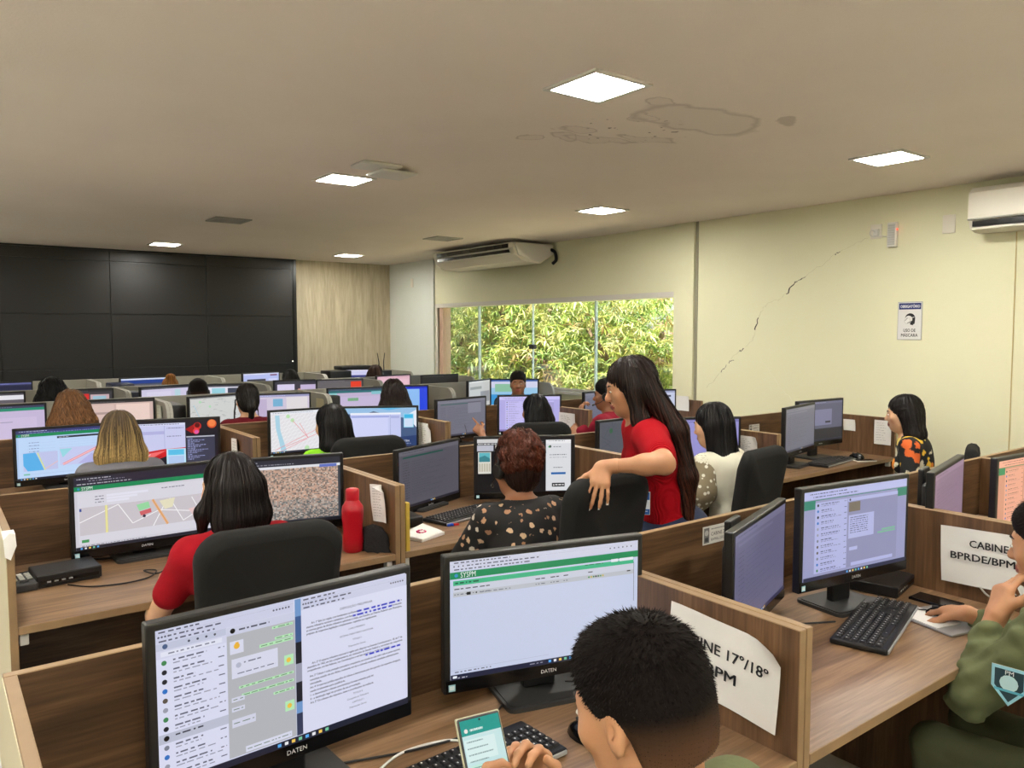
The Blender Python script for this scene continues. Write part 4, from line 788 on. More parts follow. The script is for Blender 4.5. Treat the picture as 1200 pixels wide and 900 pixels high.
t = thing('usb_stick', 'small blue and red plug beside the keyboard of the patterned-dress woman', 'usb plug', (1.86,2.90,ZD+.0005), R(-8)); MB().rbox(-.03,.0,-.008,.008,0,.010,.002).build('body', M['blue'], t); MB().rbox(.0005,.026,-.007,.007,0,.009,.002).build('cap', mat('red_plug',(206,40,50),.4), t)
tag(MB().rbox(1.487,1.505,2.662,2.690,ZD+.0005,.945,.002).build('yellow_folder', M['yellow']), 'narrow yellow folder standing against the divider end', 'folder')
tag(MB().rbox(1.62,1.75,2.97,3.12,ZD+.0005,ZD+.05,.01).build('black_box', M['black']), 'black box on the desk under the dim grey angled monitor', 'box')
# PC towers among the far rows
def tower(x, y, w, d, z0, z1, label, m='navy', led=True):
    t = thing('computer_tower', label, 'computer', (x,y,z0)); MB().rbox(-w/2,w/2,-d/2,d/2,0,z1-z0,.012).build('case', M[m], t)
    if led: MB().rbox(-.008,.008,-d/2-.002,-d/2,z1-z0-.10,z1-z0-.085,.003).build('power_light', M['led_blue'], t)
    MB().box(-w/2+.02,w/2-.02,-d/2-.001,-d/2,.05,.09).build('bezel', M['gloss'], t)
tower(1.63,9.00,.22,.35,ZD+.0005,1.075,'navy computer tower with white light right of a grey divider'); tower(1.56,8.04,.18,.22,ZD+.0005,1.05,'dark computer tower behind the grey divider above the blonde hair'); tower(1.542,6.56,.16,.36,ZD+.0005,1.045,'black computer tower between grey divider and road-map monitor','black',False)
tower(2.80,6.44,.16,.30,ZD+.0005,1.06,'black computer tower left of the teal-topped lilac monitor','black',True); tower(4.22,9.35,.30,.30,ZD+.0005,1.115,'black desktop case beside the white and navy monitor','black',False)
t = thing('router', 'black wireless router with two upright antennas by the oak panelling', 'router', (4.93,9.42,ZD+.0005)); MB().rbox(-.10,.10,-.07,.07,0,.34,.008).build('body', M['black'], t)
for sx in (-1,1): MB().tube([(sx*.035,.04,.33),(sx*.035,.045,.45),(sx*.055,.05,.575)],[.008,.007,.005],8).build('antenna', M['black'], t)
tag(MB().rbox(4.30,4.74,9.36,9.60,1.116,1.165,.012).build('black_equipment_box', M['black']), 'flat black box on the desktop case beneath the oak panelling', 'box')
# ---------------------------------------------------------------- papers
def sheet(name, label, x, y, z, w, h, rot, lines, m=None, curl=.006, cat='paper', corner=0.0, roll=0):
    """hangs in its local xz plane facing local -y; lines = (text, v, cap height, u, align)"""
    t = thing(name, label, cat, (x,y,z), R(rot)); t.rotation_euler = Matrix.Rotation(R(rot),3,'Z').to_4x4().to_3x3().__matmul__(Matrix.Rotation(R(roll),3,'Y')).to_euler(); n = 10; mb = MB(); vs = []
    for i in range(n+1):
        for j in range(n+1):
            u, v = i/n-.5, j/n-.5; yy = -.0012 - curl*(abs(u)*2)**3*(.4+.6*(v+.5)) - .0015*(1+math.sin(9*u+5*v)) 
            if corner and v > .3 and u > .25: yy -= corner*(u-.25)*(v-.3)*30
            vs.append((u*w, yy, v*h))
    fs = [(i*(n+1)+j,(i+1)*(n+1)+j,(i+1)*(n+1)+j+1,i*(n+1)+j+1) for i in range(n) for j in range(n)]
    mb.add(vs, fs, 0, True); k = len(vs); mb.add([(a,b+.0006,c) for a,b,c in vs], [q[::-1] for q in fs], 0, True); mb.build('sheet', m or M['paper'], t)
    if lines:
        for (s_,u,v,sz,al,wd) in lines:
            f = Flat(w,h,(255,255,255)); f.V = []; f.F = []; f.C = []; f.text(s_,u,v,sz,(26,26,30),al,wd,sz > .1)
            f.V = [(x_, -.0058-curl*(abs(x_/w)*2)**3+y_, z_) for x_,y_,z_ in f.V]; put('lettering', f.mesh('lettering', M['print']), t)
    return t
# signs on the dividers: they face -x (the divider's left side)
sheet('cabin_sign','white paper sign with two lines of lettering taped to the near divider',1.374,1.052,.890,.295,.185,-90,[('CABINE 17°/18º',.48,.42,.13,'c',.86),('BPM',.5,.68,.13,'c',.28)],None,.006,'sign',.02,4)
sheet('cabin_sign','white paper sign reading CABINE BPRDE partly behind the right-hand person',2.674,1.03,.892,.275,.185,-90,[('CABINE',.52,.32,.125,'c',.42),('BPRDE/BPMA',.5,.56,.125,'c',.80)],None,.008,'sign',.015,-2)
def small_lines(n, w): return [('ramal  2%02d   %s' % (31+i*7 % 60, 'abcdefgh'[:3+i%5]), .12, .12+i*(.8/n), .022, 'l', w*(.6+.3*((i*7)%5)/5)) for i in range(n)]
sheet('divider_note','long white note pinned to the divider by the red bottle',1.434,2.775,.932,.115,.150,-90,small_lines(11,.7),None,.012,'paper',.03,-6)
sheet('divider_note','white sheet hanging on the divider right of the blue desktop screen',2.723,4.60,.885,.20,.21,-90,small_lines(12,.6),None,.015,'paper',.02)
sheet('divider_note','white list on the divider left of the headset man',4.003,4.58,.875,.19,.21,-90,small_lines(14,.7),None,.004,'paper')
sheet('divider_note','white list on the divider above the polka-dot woman\'s chair',3.933,2.86,.905,.16,.17,-90,small_lines(12,.7),None,.010,'paper',.01)
sheet('divider_note','narrow white note on the divider beside the coral cup',1.448,4.62,.90,.10,.17,-90,small_lines(8,.7),None,.012,'paper')
sheet('divider_note','folded white paper on the divider above polka-dot woman\'s head',5.322,4.55,.985,.16,.13,-90,[],None,.012,'paper')
sheet('divider_note','crumpled white note on the divider right of the dialog-box monitor',5.308,2.98,.945,.09,.08,-90,[],None,.016,'paper')
sheet('divider_note','white sheet on the divider behind the floral-shirt woman\'s face',5.308,2.74,.915,.12,.17,-90,small_lines(8,.7),None,.004,'paper')
sheet('divider_note','pale note with a photo on the grey divider above the blonde hair',1.406,6.27,.985,.14,.15,-90,small_lines(5,.6),mat('greenish_paper',(206,212,196),.8),.010,'paper')
sheet('divider_note','pale yellowish notes on the grey divider right of the ponytail',2.664,6.22,.99,.16,.12,-90,[],mat('yellowish_paper',(196,186,150),.8),.004,'paper')
# white scraps hanging over the left end board
t = thing('taped_paper', 'torn white paper scrap over the end board at the left edge', 'paper', (.176,2.70,.985), 0); mb = MB(); mb.add([(-.016,-.045,.03),(-.014,-.047,-.02),(.0,-.05,-.03),(.016,-.047,.01),(.014,-.045,.045),(0,-.046,.05),(-.016,.04,.040),(.016,.04,.040)],[(0,1,2,5),(5,2,3,4),(0,5,4,7,6)]); 
o_ = mb.build('scrap', M['paper'], t)
# name plates on the back panels
def plate_sign(x, y, z, label, big=True):
    w, h = (.118,.058) if big else (.075,.05); f = Flat(w,h,(222,220,212)); f.rect(.04,.08,.26,.92,(120,120,118)); f.circ(.15,.36,.17,(190,190,184),8); f.rect(.08,.62,.22,.84,(60,60,60)); f.dashes(.34,.92,.18,.06,(120,120,120),2)
    f.text('CABINE 2',.62,.56,.20,(40,40,42),'c',.58); f.text('RAMAL-2302',.62,.84,.15,(60,60,62),'c',.58)
    t = thing('cabin_plate', label, 'sign', (x,y,z)); MB().box(-w/2,w/2,-.0022,-.0004,-h/2,h/2).build('plate', M['white'], t); put('print', f.mesh('print', M['print']), t, (0,-.0024,0))
plate_sign(2.01,Y1-TB-.0005,.968,'small white cabin plate on the panel above the two-line cabin sign'); plate_sign(4.72,Y2-TB-.0005,.925,'small white cabin plate left of the floral-shirt woman\'s monitors',True); plate_sign(3.55,Y3-TB-.0005,.93,'small white cabin plate between the pointing hand and lilac screen',False)
plate_sign(2.99,Y1-TB-.0005,.95,'white cabin plate edge left of the dusky pink monitor')
# warning sign on the wall
t = thing('mask_sign', 'wall sign with masked head pictogram and blue header', 'sign', (XW-.0005,2.625,1.69), R(-90)); w, h = .165, .26
MB().rbox(-w/2,w/2,-.004,-.0003,-h/2,h/2,.001,seg=1).build('board', M['silver'], t); f = Flat(w*.96,h*.97,(222,222,220)); f.rect(.03,.02,.97,.19,(34,50,110)); f.text('OBRIGATÓRIO',.5,.145,.075,(240,240,244),'c',.84,True)
f.circ(.52,.43,.135,(24,24,28),20); f.poly([(.60,.30),(.74,.42),(.72,.58),(.62,.60),(.56,.45)],(24,24,28)); f.circ(.46,.46,.10,(222,222,220),18); f.circ(.40,.50,.085,(200,200,198),16); f.circ(.40,.50,.070,(228,228,226),16); f.line(.44,.43,.70,.40,.016,(222,222,220)); f.line(.40,.56,.62,.50,.014,(24,24,28)); f.line(.30,.50,.42,.42,.010,(24,24,28)); f.poly([(.56,.52),(.66,.52),(.66,.62),(.52,.60)],(24,24,28))
f.text('USO DE',.5,.80,.085,(30,30,34),'c',.52,True); f.text('MÁSCARA',.5,.93,.085,(30,30,34),'c',.72,True); put('print', f.mesh('print', M['print']), t, (0,-.0043,0))
# ================================================================= CHAIRS
chair(.80,2.50,-4,'black high-back chair behind the red T-shirt woman',1.055); chair(1.985,2.37,2,'black chair the standing woman rests her hand on',1.085); chair(3.19,2.56,8,'large black chair of the polka-dot blouse woman',1.05)
chair(1.95,4.12,-8,'black chair of the person in lime green',1.045); chair(3.33,4.22,-24,'black chair of the person in pale pink',1.02); chair(4.80,2.28,22,'low black chair of the floral-shirt woman',.94)
chair(.78,.42,0,'black chair of the short-haired man in the foreground',1.0); chair(2.05,.50,-10,'black chair of the green-jacketed person',.98)
# ================================================================= OUTSIDE THE WINDOW
struct('ground_outside', MB().box(XW+T+.01,40,-10,40,-1.6,-1.5), mat('dry_ground', (206,190,160), .9, var=.15, vscale=.6))
def leaf_mat(name, a, b_):
    m, t, b = nt(name); oi = t.nodes.new('ShaderNodeAttribute'); oi.attribute_name = 'col'; t.links.new(oi.outputs['Color'], b.inputs['Base Color']); b.inputs['Roughness'].default_value = .45
    tl = t.nodes.new('ShaderNodeBsdfTranslucent'); t.links.new(oi.outputs['Color'], tl.inputs[0]); mx = t.nodes.new('ShaderNodeMixShader'); mx.inputs[0].default_value = .4
    out = [n for n in t.nodes if n.type == 'OUTPUT_MATERIAL'][0]; t.links.new(b.outputs[0], mx.inputs[1]); t.links.new(tl.outputs[0], mx.inputs[2]); t.links.new(mx.outputs[0], out.inputs[0]); return m
M['leaf'] = leaf_mat('leaf', 0, 0); M['bark'] = mat('bark', (120,98,80), .9, bump=.6, bscale=20, var=.2)
def foliage(rg, centers, n, pal):
    """drooping mango-like leaves in whorls"""
    V = []; F = []; C = []
    C0 = np.array(centers); w = C0[:,3]**2; w = w/w.sum(); nw = n//7
    idx = rg.choice(len(C0), nw, p=w); d = rg.normal(size=(nw,3)); d /= np.linalg.norm(d,axis=1)[:,None]
    tips = C0[idx,:3] + d*C0[idx,3:4]*rg.uniform(.55,1.05,(nw,1))
    for p in tips:
        c = np.array(lin(pal[rg.integers(len(pal))]))*rg.uniform(.75,1.2); a0 = rg.uniform(0,6.28)
        for k in range(7):
            a = a0+k*.9+rg.uniform(-.2,.2); L = rg.uniform(.09,.17); wd = L*rg.uniform(.08,.12); dr = rg.uniform(-.6,1.25)
            ax = np.array([math.cos(a)*math.cos(dr), math.sin(a)*math.cos(dr), -math.sin(dr)]); sd = np.array([-math.sin(a),math.cos(a),rg.uniform(-.4,.4)])*wd; up = np.array([0,0,-.03])
            b = len(V); V += [p, p+ax*L*.45+sd, p+ax*L+up, p+ax*L*.45-sd]; F += [(b,b+1,b+2),(b,b+2,b+3)]; C += [(*np.clip(c*rg.uniform(.85,1.15),0,1),1)]*4
    me = bpy.data.meshes.new('foliage'); me.from_pydata([tuple(v) for v in V], [], F); me.materials.append(M['leaf'])
    at = me.color_attributes.new('col','FLOAT_COLOR','POINT'); at.data.foreach_set('color', np.array(C,dtype=np.float32).ravel()); me.update(); return me
def tree(x, y, label, seed, h, spread, n, pal):
    rg = np.random.default_rng(seed); t = thing('mango_tree', label, 'tree', (x,y,-1.5), 0, 'trees outside the window'); tr = MB(); cs = []
    tr.tube([(0,0,0),(.05,.02,h*.35),(.0,.1,h*.6)], [.16,.13,.09], 10)
    for k in range(9):
        a = k*2.4+rg.uniform(-.3,.3); r = spread*rg.uniform(.45,1.0); z = h*rg.uniform(.35,1.05); e = (r*math.cos(a), r*math.sin(a), z)
        tr.tube(spline([(0,.05,h*(.3+.03*k)),(e[0]*.5,e[1]*.5,h*.35+z*.35),e],4), [.06]*5+[.045]*2+[.02]*2 if False else .035, 6); cs.append((*e, spread*rg.uniform(.35,.55)))
        cs.append((e[0]*.6,e[1]*.6,z*.75, spread*rg.uniform(.35,.5)))
    tr.build('trunk', M['bark'], t); o = put('foliage', foliage(rg, cs, n, pal), t); o['kind'] = 'stuff'
PAL = [(170,182,90),(140,162,80),(192,200,120),(122,150,78),(212,210,150),(156,174,120),(186,180,110),(150,130,80)]
tree(8.2,8.0,'mango tree filling the right half of the window',1,4.3,1.7,24000,PAL); tree(8.4,10.4,'mango tree in the middle of the window',2,4.5,1.8,24000,PAL+[(130,160,90)]); tree(8.3,12.8,'mango tree at the left end of the window',3,4.5,1.8,20000,PAL+[(80,120,50)]); tree(11.8,12.0,'paler mango tree behind the other window trees',4,5.2,2.4,9000,[(196,206,120),(170,186,90),(210,214,150)])
tree(11.8,16.5,'farther tree glimpsed between leaves at the far window end',5,5.2,2.4,8000,[(180,196,100),(150,176,80)])
t = thing('garden_shed', 'dull reddish-brown tiled roof corner at the right end of the window', 'shed', (11.2,9.0,-1.5)); MB().box(-1.2,1.2,-1.4,1.4,0,2.35).build('wall', mat('shed_wall',(176,150,130),.9), t)
mb = MB(); mb.add([(-1.5,-1.6,2.2),(1.5,-1.6,2.2),(1.5,1.6,2.2),(-1.5,1.6,2.2),(0,-1.6,3.1),(0,1.6,3.1)],[(0,3,2,1),(0,1,4),(2,3,5),(1,2,5,4),(3,0,4,5)]); mb.build('roof', mat('shed_roof',(130,96,88),.9,var=.2,vscale=6), t)
# ================================================================= PEOPLE: bodies grown as one smooth surface from blended volumes
V3 = lambda *a: np.array(a, dtype=float)
def rotm(yaw=0, pitch=0, roll=0):           # yaw about z (left +), pitch about x (nod down +), roll about y
    y, p, r = R(yaw), R(-pitch), R(roll)
    Rz = np.array([[math.cos(y),-math.sin(y),0],[math.sin(y),math.cos(y),0],[0,0,1]]); Rx = np.array([[1,0,0],[0,math.cos(p),-math.sin(p)],[0,math.sin(p),math.cos(p)]]); Ry = np.array([[math.cos(r),0,math.sin(r)],[0,1,0],[-math.sin(r),0,math.cos(r)]])
    return Rz @ Rx @ Ry
class Vol:
    def __init__(s): s.ops = []
    def el(s, c, r, rot=None, k=.03, op='u'): s.ops.append(('el', np.array(c,float), np.array(r,float), rot, k, op)); return s
    def rc(s, a, b, ra, rb=None, k=.03, op='u'): s.ops.append(('rc', np.array(a,float), np.array(b,float), (ra, ra if rb is None else rb), None, k, op) if False else ('rc', np.array(a,float), np.array(b,float), (ra, ra if rb is None else rb), k, op)); return s
    def plane(s, p, n, k=.01): n = np.array(n,float); s.ops.append(('pl', np.array(p,float), n/np.linalg.norm(n), None, k, 'i')); return s   # keep the side n points away from
    @staticmethod
    def one(o, P):
        if o[0] == 'el':
            q = P - o[1]
            if o[3] is not None: q = q @ o[3]
            r = o[2]; k0 = np.sqrt(((q/r)**2).sum(-1)); k1 = np.sqrt(((q/(r*r))**2).sum(-1)); return k0*(k0-1.0)/np.maximum(k1,1e-6)
        if o[0] == 'rc':
            a, b = o[1], o[2]; ba = b-a; t = np.clip(((P-a)@ba)/max(ba@ba,1e-12),0,1); d = np.sqrt(((P-a-t[...,None]*ba)**2).sum(-1)); return d - (o[3][0]+(o[3][1]-o[3][0])*t)
        return (P-o[1])@o[2]
    @staticmethod
    def comb(d, e, o):
        k = o[-2]; op = o[-1]
        if op == 'u': h = np.clip(.5+.5*(e-d)/k,0,1); return e*(1-h)+d*h - k*h*(1-h)
        if op == 's': e = -e
        h = np.clip(.5-.5*(e-d)/k,0,1); return e*(1-h)+d*h + k*h*(1-h)
    def ev(s, P):
        d = np.full(P.shape[:-1], 9.0)
        for o in s.ops: d = s.comb(d, s.one(o,P), o)
        return d
    def grad(s, P, e=.002):
        g = np.stack([s.ev(P+np.eye(3)[i]*e)-s.ev(P-np.eye(3)[i]*e) for i in range(3)],-1); return g/np.maximum(np.linalg.norm(g,axis=-1,keepdims=True),1e-9)
    def bounds(s):
        lo = np.full(3,9e9); hi = -lo
        for o in s.ops:
            if o[-1] != 'u': continue
            if o[0] == 'el': m = o[2].max() if o[3] is not None else o[2]; lo = np.minimum(lo,o[1]-m); hi = np.maximum(hi,o[1]+m)
            else: r = max(o[3]); lo = np.minimum(lo,np.minimum(o[1],o[2])-r); hi = np.maximum(hi,np.maximum(o[1],o[2])+r)
        return lo-.03, hi+.03
    def mesh(s, res, disp=None):
        """sparse sampling on blocks, then surface nets -> verts, quads"""
        lo, hi = s.bounds(); B = 8; nb = np.ceil((hi-lo)/(res*B)).astype(int)+1; n = nb*B
        c = np.stack(np.meshgrid(*[lo[i]+(np.arange(nb[i])+.5)*B*res for i in range(3)],indexing='ij'),-1).reshape(-1,3)
        each = [s.one(o,c) for o in s.ops]; d = np.full(len(c),9.0)
        for o,e in zip(s.ops,each): d = s.comb(d,e,o)
        hd = B*res*.8661+res; act = np.abs(d) < hd*1.5+.01; ai = np.nonzero(act)[0]
        D = np.where(d<0,-1.0,1.0).reshape(nb).repeat(B,0).repeat(B,1).repeat(B,2).astype(np.float32)
        off = (np.stack(np.meshgrid(*[np.arange(B)]*3,indexing='ij'),-1).reshape(-1,3)+.5-B/2)*res
        dd = np.full((len(ai),B**3),9.0)
        for o,e in zip(s.ops,each):
            m = e[ai] < d[ai]+2.2*hd+o[-2]+.01 if o[-1] == 'u' else np.abs(e[ai]) < 2*hd+.05
            if o[-1] != 'u': m = np.ones(len(ai),bool) if o[0]=='pl' else (e[ai] < 2*hd+.05)
            if m.any(): P = c[ai[m]][:,None,:]+off[None]; dd[m] = s.comb(dd[m], s.one(o,P), o)
        if disp is not None: dd += disp(c[ai][:,None,:]+off[None])
        D4 = D.reshape(nb[0],B,nb[1],B,nb[2],B).transpose(0,2,4,1,3,5).reshape(-1,B**3).copy(); D4[ai] = dd
        D = D4.reshape(nb[0],nb[1],nb[2],B,B,B).transpose(0,3,1,4,2,5).reshape(n)
        o0 = lo+.5*res
        return nets(D, o0, res)
def nets(D, o0, res):
    Sg = D < 0; n = np.array(D.shape)-1
    cnt = sum(Sg[i:n[0]+i, j:n[1]+j, k:n[2]+k].astype(np.int8) for i in (0,1) for j in (0,1) for k in (0,1))
    idx = np.argwhere((cnt>0)&(cnt<8))
    if len(idx) == 0: return np.zeros((0,3)), np.zeros((0,4),int)
    acc = np.zeros((len(idx),3)); num = np.zeros(len(idx))
    for ax in range(3):
        o1, o2 = [a for a in range(3) if a != ax]
        for i in (0,1):
            for j in (0,1):
                a = idx.copy(); a[:,o1] += i; a[:,o2] += j; b = a.copy(); b[:,ax] += 1
                da = D[a[:,0],a[:,1],a[:,2]]; db = D[b[:,0],b[:,1],b[:,2]]; m = (da<0)!=(db<0); t = np.where(m, da/np.where(m,da-db,1), 0)
                p = (a-idx).astype(float); p[:,ax] += t; acc[m] += p[m]; num[m] += 1
    vs = o0 + (idx + acc/num[:,None])*res
    vid = np.full(tuple(n),-1,np.int64); vid[idx[:,0],idx[:,1],idx[:,2]] = np.arange(len(idx)); Q = []
    for ax in range(3):
        o1, o2 = [a for a in range(3) if a != ax]; sl0 = [slice(None)]*3; sl1 = [slice(None)]*3; sl0[ax] = slice(0,-1); sl1[ax] = slice(1,None)
        ch = Sg[tuple(sl0)] != Sg[tuple(sl1)]; e = np.argwhere(ch); e = e[(e[:,o1]>0)&(e[:,o2]>0)&(e[:,o1]<n[o1])&(e[:,o2]<n[o2])]
        if len(e) == 0: continue
        def g(i,j): q = e.copy(); q[:,o1] -= i; q[:,o2] -= j; return vid[q[:,0],q[:,1],q[:,2]]
        q = np.stack([g(1,1),g(0,1),g(0,0),g(1,0)],1); neg = Sg[e[:,0],e[:,1],e[:,2]]
        flip = neg if ax != 1 else ~neg
        q[~flip] = q[~flip][:,::-1]; Q.append(q)
    Q = np.concatenate(Q); return vs, Q[(Q>=0).all(1)]
def np_mesh(name, vs, fs, mats, mi=None, col=None, smooth=True):
    me = bpy.data.meshes.new(name); fs = np.asarray(fs); k = fs.shape[1]
    me.vertices.add(len(vs)); me.vertices.foreach_set('co', np.asarray(vs,dtype=np.float32).ravel()); me.loops.add(len(fs)*k); me.loops.foreach_set('vertex_index', fs.ravel().astype(np.int32))
    me.polygons.add(len(fs)); me.polygons.foreach_set('loop_start', (np.arange(len(fs))*k).astype(np.int32)); 
    for m in (mats if isinstance(mats,(list,tuple)) else [mats]): me.materials.append(m)
    if mi is not None: me.polygons.foreach_set('material_index', np.asarray(mi,dtype=np.int32))
    me.polygons.foreach_set('use_smooth', np.full(len(fs),smooth)); 
    if col is not None: a = me.color_attributes.new('col','FLOAT_COLOR','POINT'); a.data.foreach_set('color', np.asarray(col,dtype=np.float32).ravel())
    me.update(); me.validate(); return me
def ik(S, T, l1, l2, pole):
    d = T-S; L = np.linalg.norm(d)
    if L > (l1+l2)*.999: T = S+d/L*(l1+l2)*.999; d = T-S; L = np.linalg.norm(d)
    u = d/L; a = (l1*l1-l2*l2+L*L)/(2*L); h = math.sqrt(max(l1*l1-a*a,0)); p = pole-u*(pole@u); p = p/max(np.linalg.norm(p),1e-6); return S+u*a+p*h, T
def add_head(B, hc, Rm, s=1.0):
    t = lambda *p: hc + Rm@(V3(*p)*s); E = lambda c,r,k=.02,op='u': B.el(t(*c), V3(*r)*s, Rm, k*s, op)
    E((0,-.012,.035),(.074,.094,.085)); E((0,.028,-.030),(.060,.064,.080),.04); E((0,.056,-.090),(.030,.026,.022),.035); E((0,.020,-.070),(.052,.055,.035),.03)
    E((0,.072,.024),(.050,.020,.014),.02); B.rc(t(0,.088,.006),t(0,.106,-.026),.008*s,.012*s,.012*s); E((.011,.098,-.030),(.009,.010,.008),.008); E((-.011,.098,-.030),(.009,.010,.008),.008)
    for x in (-1,1):
        E((x*.030,.096,.004),(.017,.016,.010),.012,'s'); E((x*.030,.080,.004),(.0125,.0125,.0115),.004); E((x*.046,.062,-.022),(.018,.018,.018),.03)
        E((x*.077,-.006,-.008),(.009,.019,.031),.008); E((x*.082,-.002,-.008),(.005,.010,.018),.006,'s'); E((x*.079,-.004,-.034),(.007,.008,.010),.008)
    E((0,.090,-.058),(.024,.012,.007),.008); E((0,.088,-.068),(.021,.012,.008),.008); B.rc(t(-.02,.105,-.0625),t(.02,.105,-.0625),.0030*s,.0030*s,.005*s,'s')
def hand_vol(W, d, nrm, thumb, curl=(.5,.5,.5,.5), tc=.4, s=1.0, spread=.10, bend=0.0, fore=None):
    """W wrist, d finger direction, nrm back of the hand, thumb = +1 when the thumb lies along d x nrm"""
    H = Vol(); d = d/np.linalg.norm(d); nrm = nrm-d*(nrm@d); nrm = nrm/np.linalg.norm(nrm); sd = np.cross(d,nrm)*thumb
    if fore is not None: H.rc(W, W+fore*.05*s, .026*s, .030*s, .02)
    for k,o in enumerate((.030,.011,-.009,-.027)): H.rc(W+sd*o*.55*s+d*.012*s, W+sd*o*s+d*(.082-.006*abs(k-1.2))*s, .0145*s, .0125*s, .016)
    H.rc(W+sd*.016*s+d*.01*s, W+sd*.036*s+d*.045*s-nrm*.008*s, .017*s, .013*s, .02)
    tips = []
    for k,(o,L) in enumerate(((.031,(.043,.025,.020)),(.011,(.047,.029,.021)),(-.009,(.043,.026,.020)),(-.028,(.033,.020,.018)))):
        p = W+sd*o*s+d*(.083-.006*abs(k-1.2))*s; a = curl[k]*.9; dirb = d+sd*(spread*(1.2-k)); dirb = dirb/np.linalg.norm(dirb); r = .0092 if k < 3 else .0080
        for j in range(3):
            v = dirb*math.cos(a)-nrm*math.sin(a); q = p+v*L[j]*s; H.rc(p,q,r*s,(r-.0008)*s,.005); p = q; r -= .0008; a += curl[k]*(1.0 if j == 0 else .7)
        tips.append((p,v))
    p = W+sd*.030*s+d*.030*s-nrm*.006*s; v = sd*.75+d*.65-nrm*.25; v /= np.linalg.norm(v)
    for j,L in enumerate((.038,.030,.024)):
        q = p+v*L*s; H.rc(p,q,(.0125-.0012*j)*s,(.0115-.0014*j)*s,.008); p = q; v = v+d*tc*.5-sd*tc*.75-nrm*tc*.35; v /= np.linalg.norm(v)
    tips.append((p,v)); return H, tips
def strands(Hv, seeds, crown, n_step, step, width, base, var, curl=0.0, freq=9.0, grav=1.0, lift=.002, rg=None, tipcol=None, seglen=None):
    """ribbons that run over the hair volume, away from the crown and down"""
    P = seeds.copy(); N = len(P); path = []; ph = rg.uniform(0,6.28,N); off = rg.uniform(.0,lift,N); tw = rg.uniform(-.7,.7,N); ca = np.cos(tw)[:,None]; sa = np.sin(tw)[:,None]
    for i in range(n_step):
        n = Hv.grad(P); d = Hv.ev(P); P = P - n*(d-off)[:,None]; a = P-crown; a /= np.maximum(np.linalg.norm(a,axis=1,keepdims=True),1e-6)
        v = a*.9 + V3(0,0,-grav); v = v - n*(v*n).sum(1,keepdims=True); v /= np.maximum(np.linalg.norm(v,axis=1,keepdims=True),1e-6); sd = np.cross(v,n); wd = sd*ca+n*sa
        path.append((P + sd*(curl*np.sin(ph+i*step*freq*6.28))[:,None] + n*(curl*.6*np.cos(ph*1.7+i*step*freq*6.28))[:,None], wd)); P = P+v*step*rg.uniform(.85,1.1,(N,1))
    base = np.array(lin(base)); k = rg.uniform(1-var,1+var,(N,1)); vs = []; fs = []; col = []
    for i,(p,sd) in enumerate(path):
        w = width*(1 if 0 < i < n_step-2 else .45); vs += [p-sd*w/2, p+sd*w/2]
        t = i/(n_step-1); c = base*k
        if tipcol is not None:
            z = p[:,2:3]; h = np.clip((tipcol[1]-z)/(tipcol[1]-tipcol[2]) + (k-1)*1.2,0,1); c = c*(1-h)+np.array(lin(tipcol[0]))*k*h
        c = np.concatenate([np.clip(c,0,1),np.ones((N,1))],1); col += [c,c]
    for i in range(n_step-1):
        a = np.arange(N); fs.append(np.stack([2*i*N+a,(2*i+1)*N+a,(2*i+3)*N+a,(2*i+2)*N+a],1))
    return np.concatenate(vs), np.concatenate(fs), np.concatenate(col)
def attr_hair(name, rough=.42):
    m, t, b = nt(name); a = t.nodes.new('ShaderNodeAttribute'); a.attribute_name = 'col'; t.links.new(a.outputs['Color'], b.inputs['Base Color']); b.inputs['Roughness'].default_value = rough; b.inputs['Specular IOR Level'].default_value = .22; return m
M['hair'] = attr_hair('hair_strands'); M['hair_short'] = attr_hair('hair_short', .6); M['hair_short'].node_tree.nodes['Principled BSDF'].inputs['Specular IOR Level'].default_value = .08
def skin(name, rgb): 
    m = mat(name, rgb, .52, var=.06, vscale=18, bump=.04, bscale=160); b = m.node_tree.nodes['Principled BSDF']; b.inputs['Subsurface Weight'].default_value = .12; b.inputs['Subsurface Radius'].default_value = (.01,.004,.002); b.inputs['Subsurface Scale'].default_value = .5; return m
SK = dict(a=skin('skin_tan',(184,134,98)), b=skin('skin_brown',(150,102,72)), c=skin('skin_light',(206,162,128)), d=skin('skin_deep',(118,78,54)))
BROW = mat('eyebrow', (34,26,22), .8); LIP = mat('lip', (140,72,64), .4); EYEW = mat('eye_white', (228,224,216), .25); IRIS = mat('iris', (40,24,16), .2)
def fabric(name, rgb, **k): return mat(name, rgb, .9, bump=.4, bscale=k.get('bs',26), var=.07, vscale=5, spec=.2)
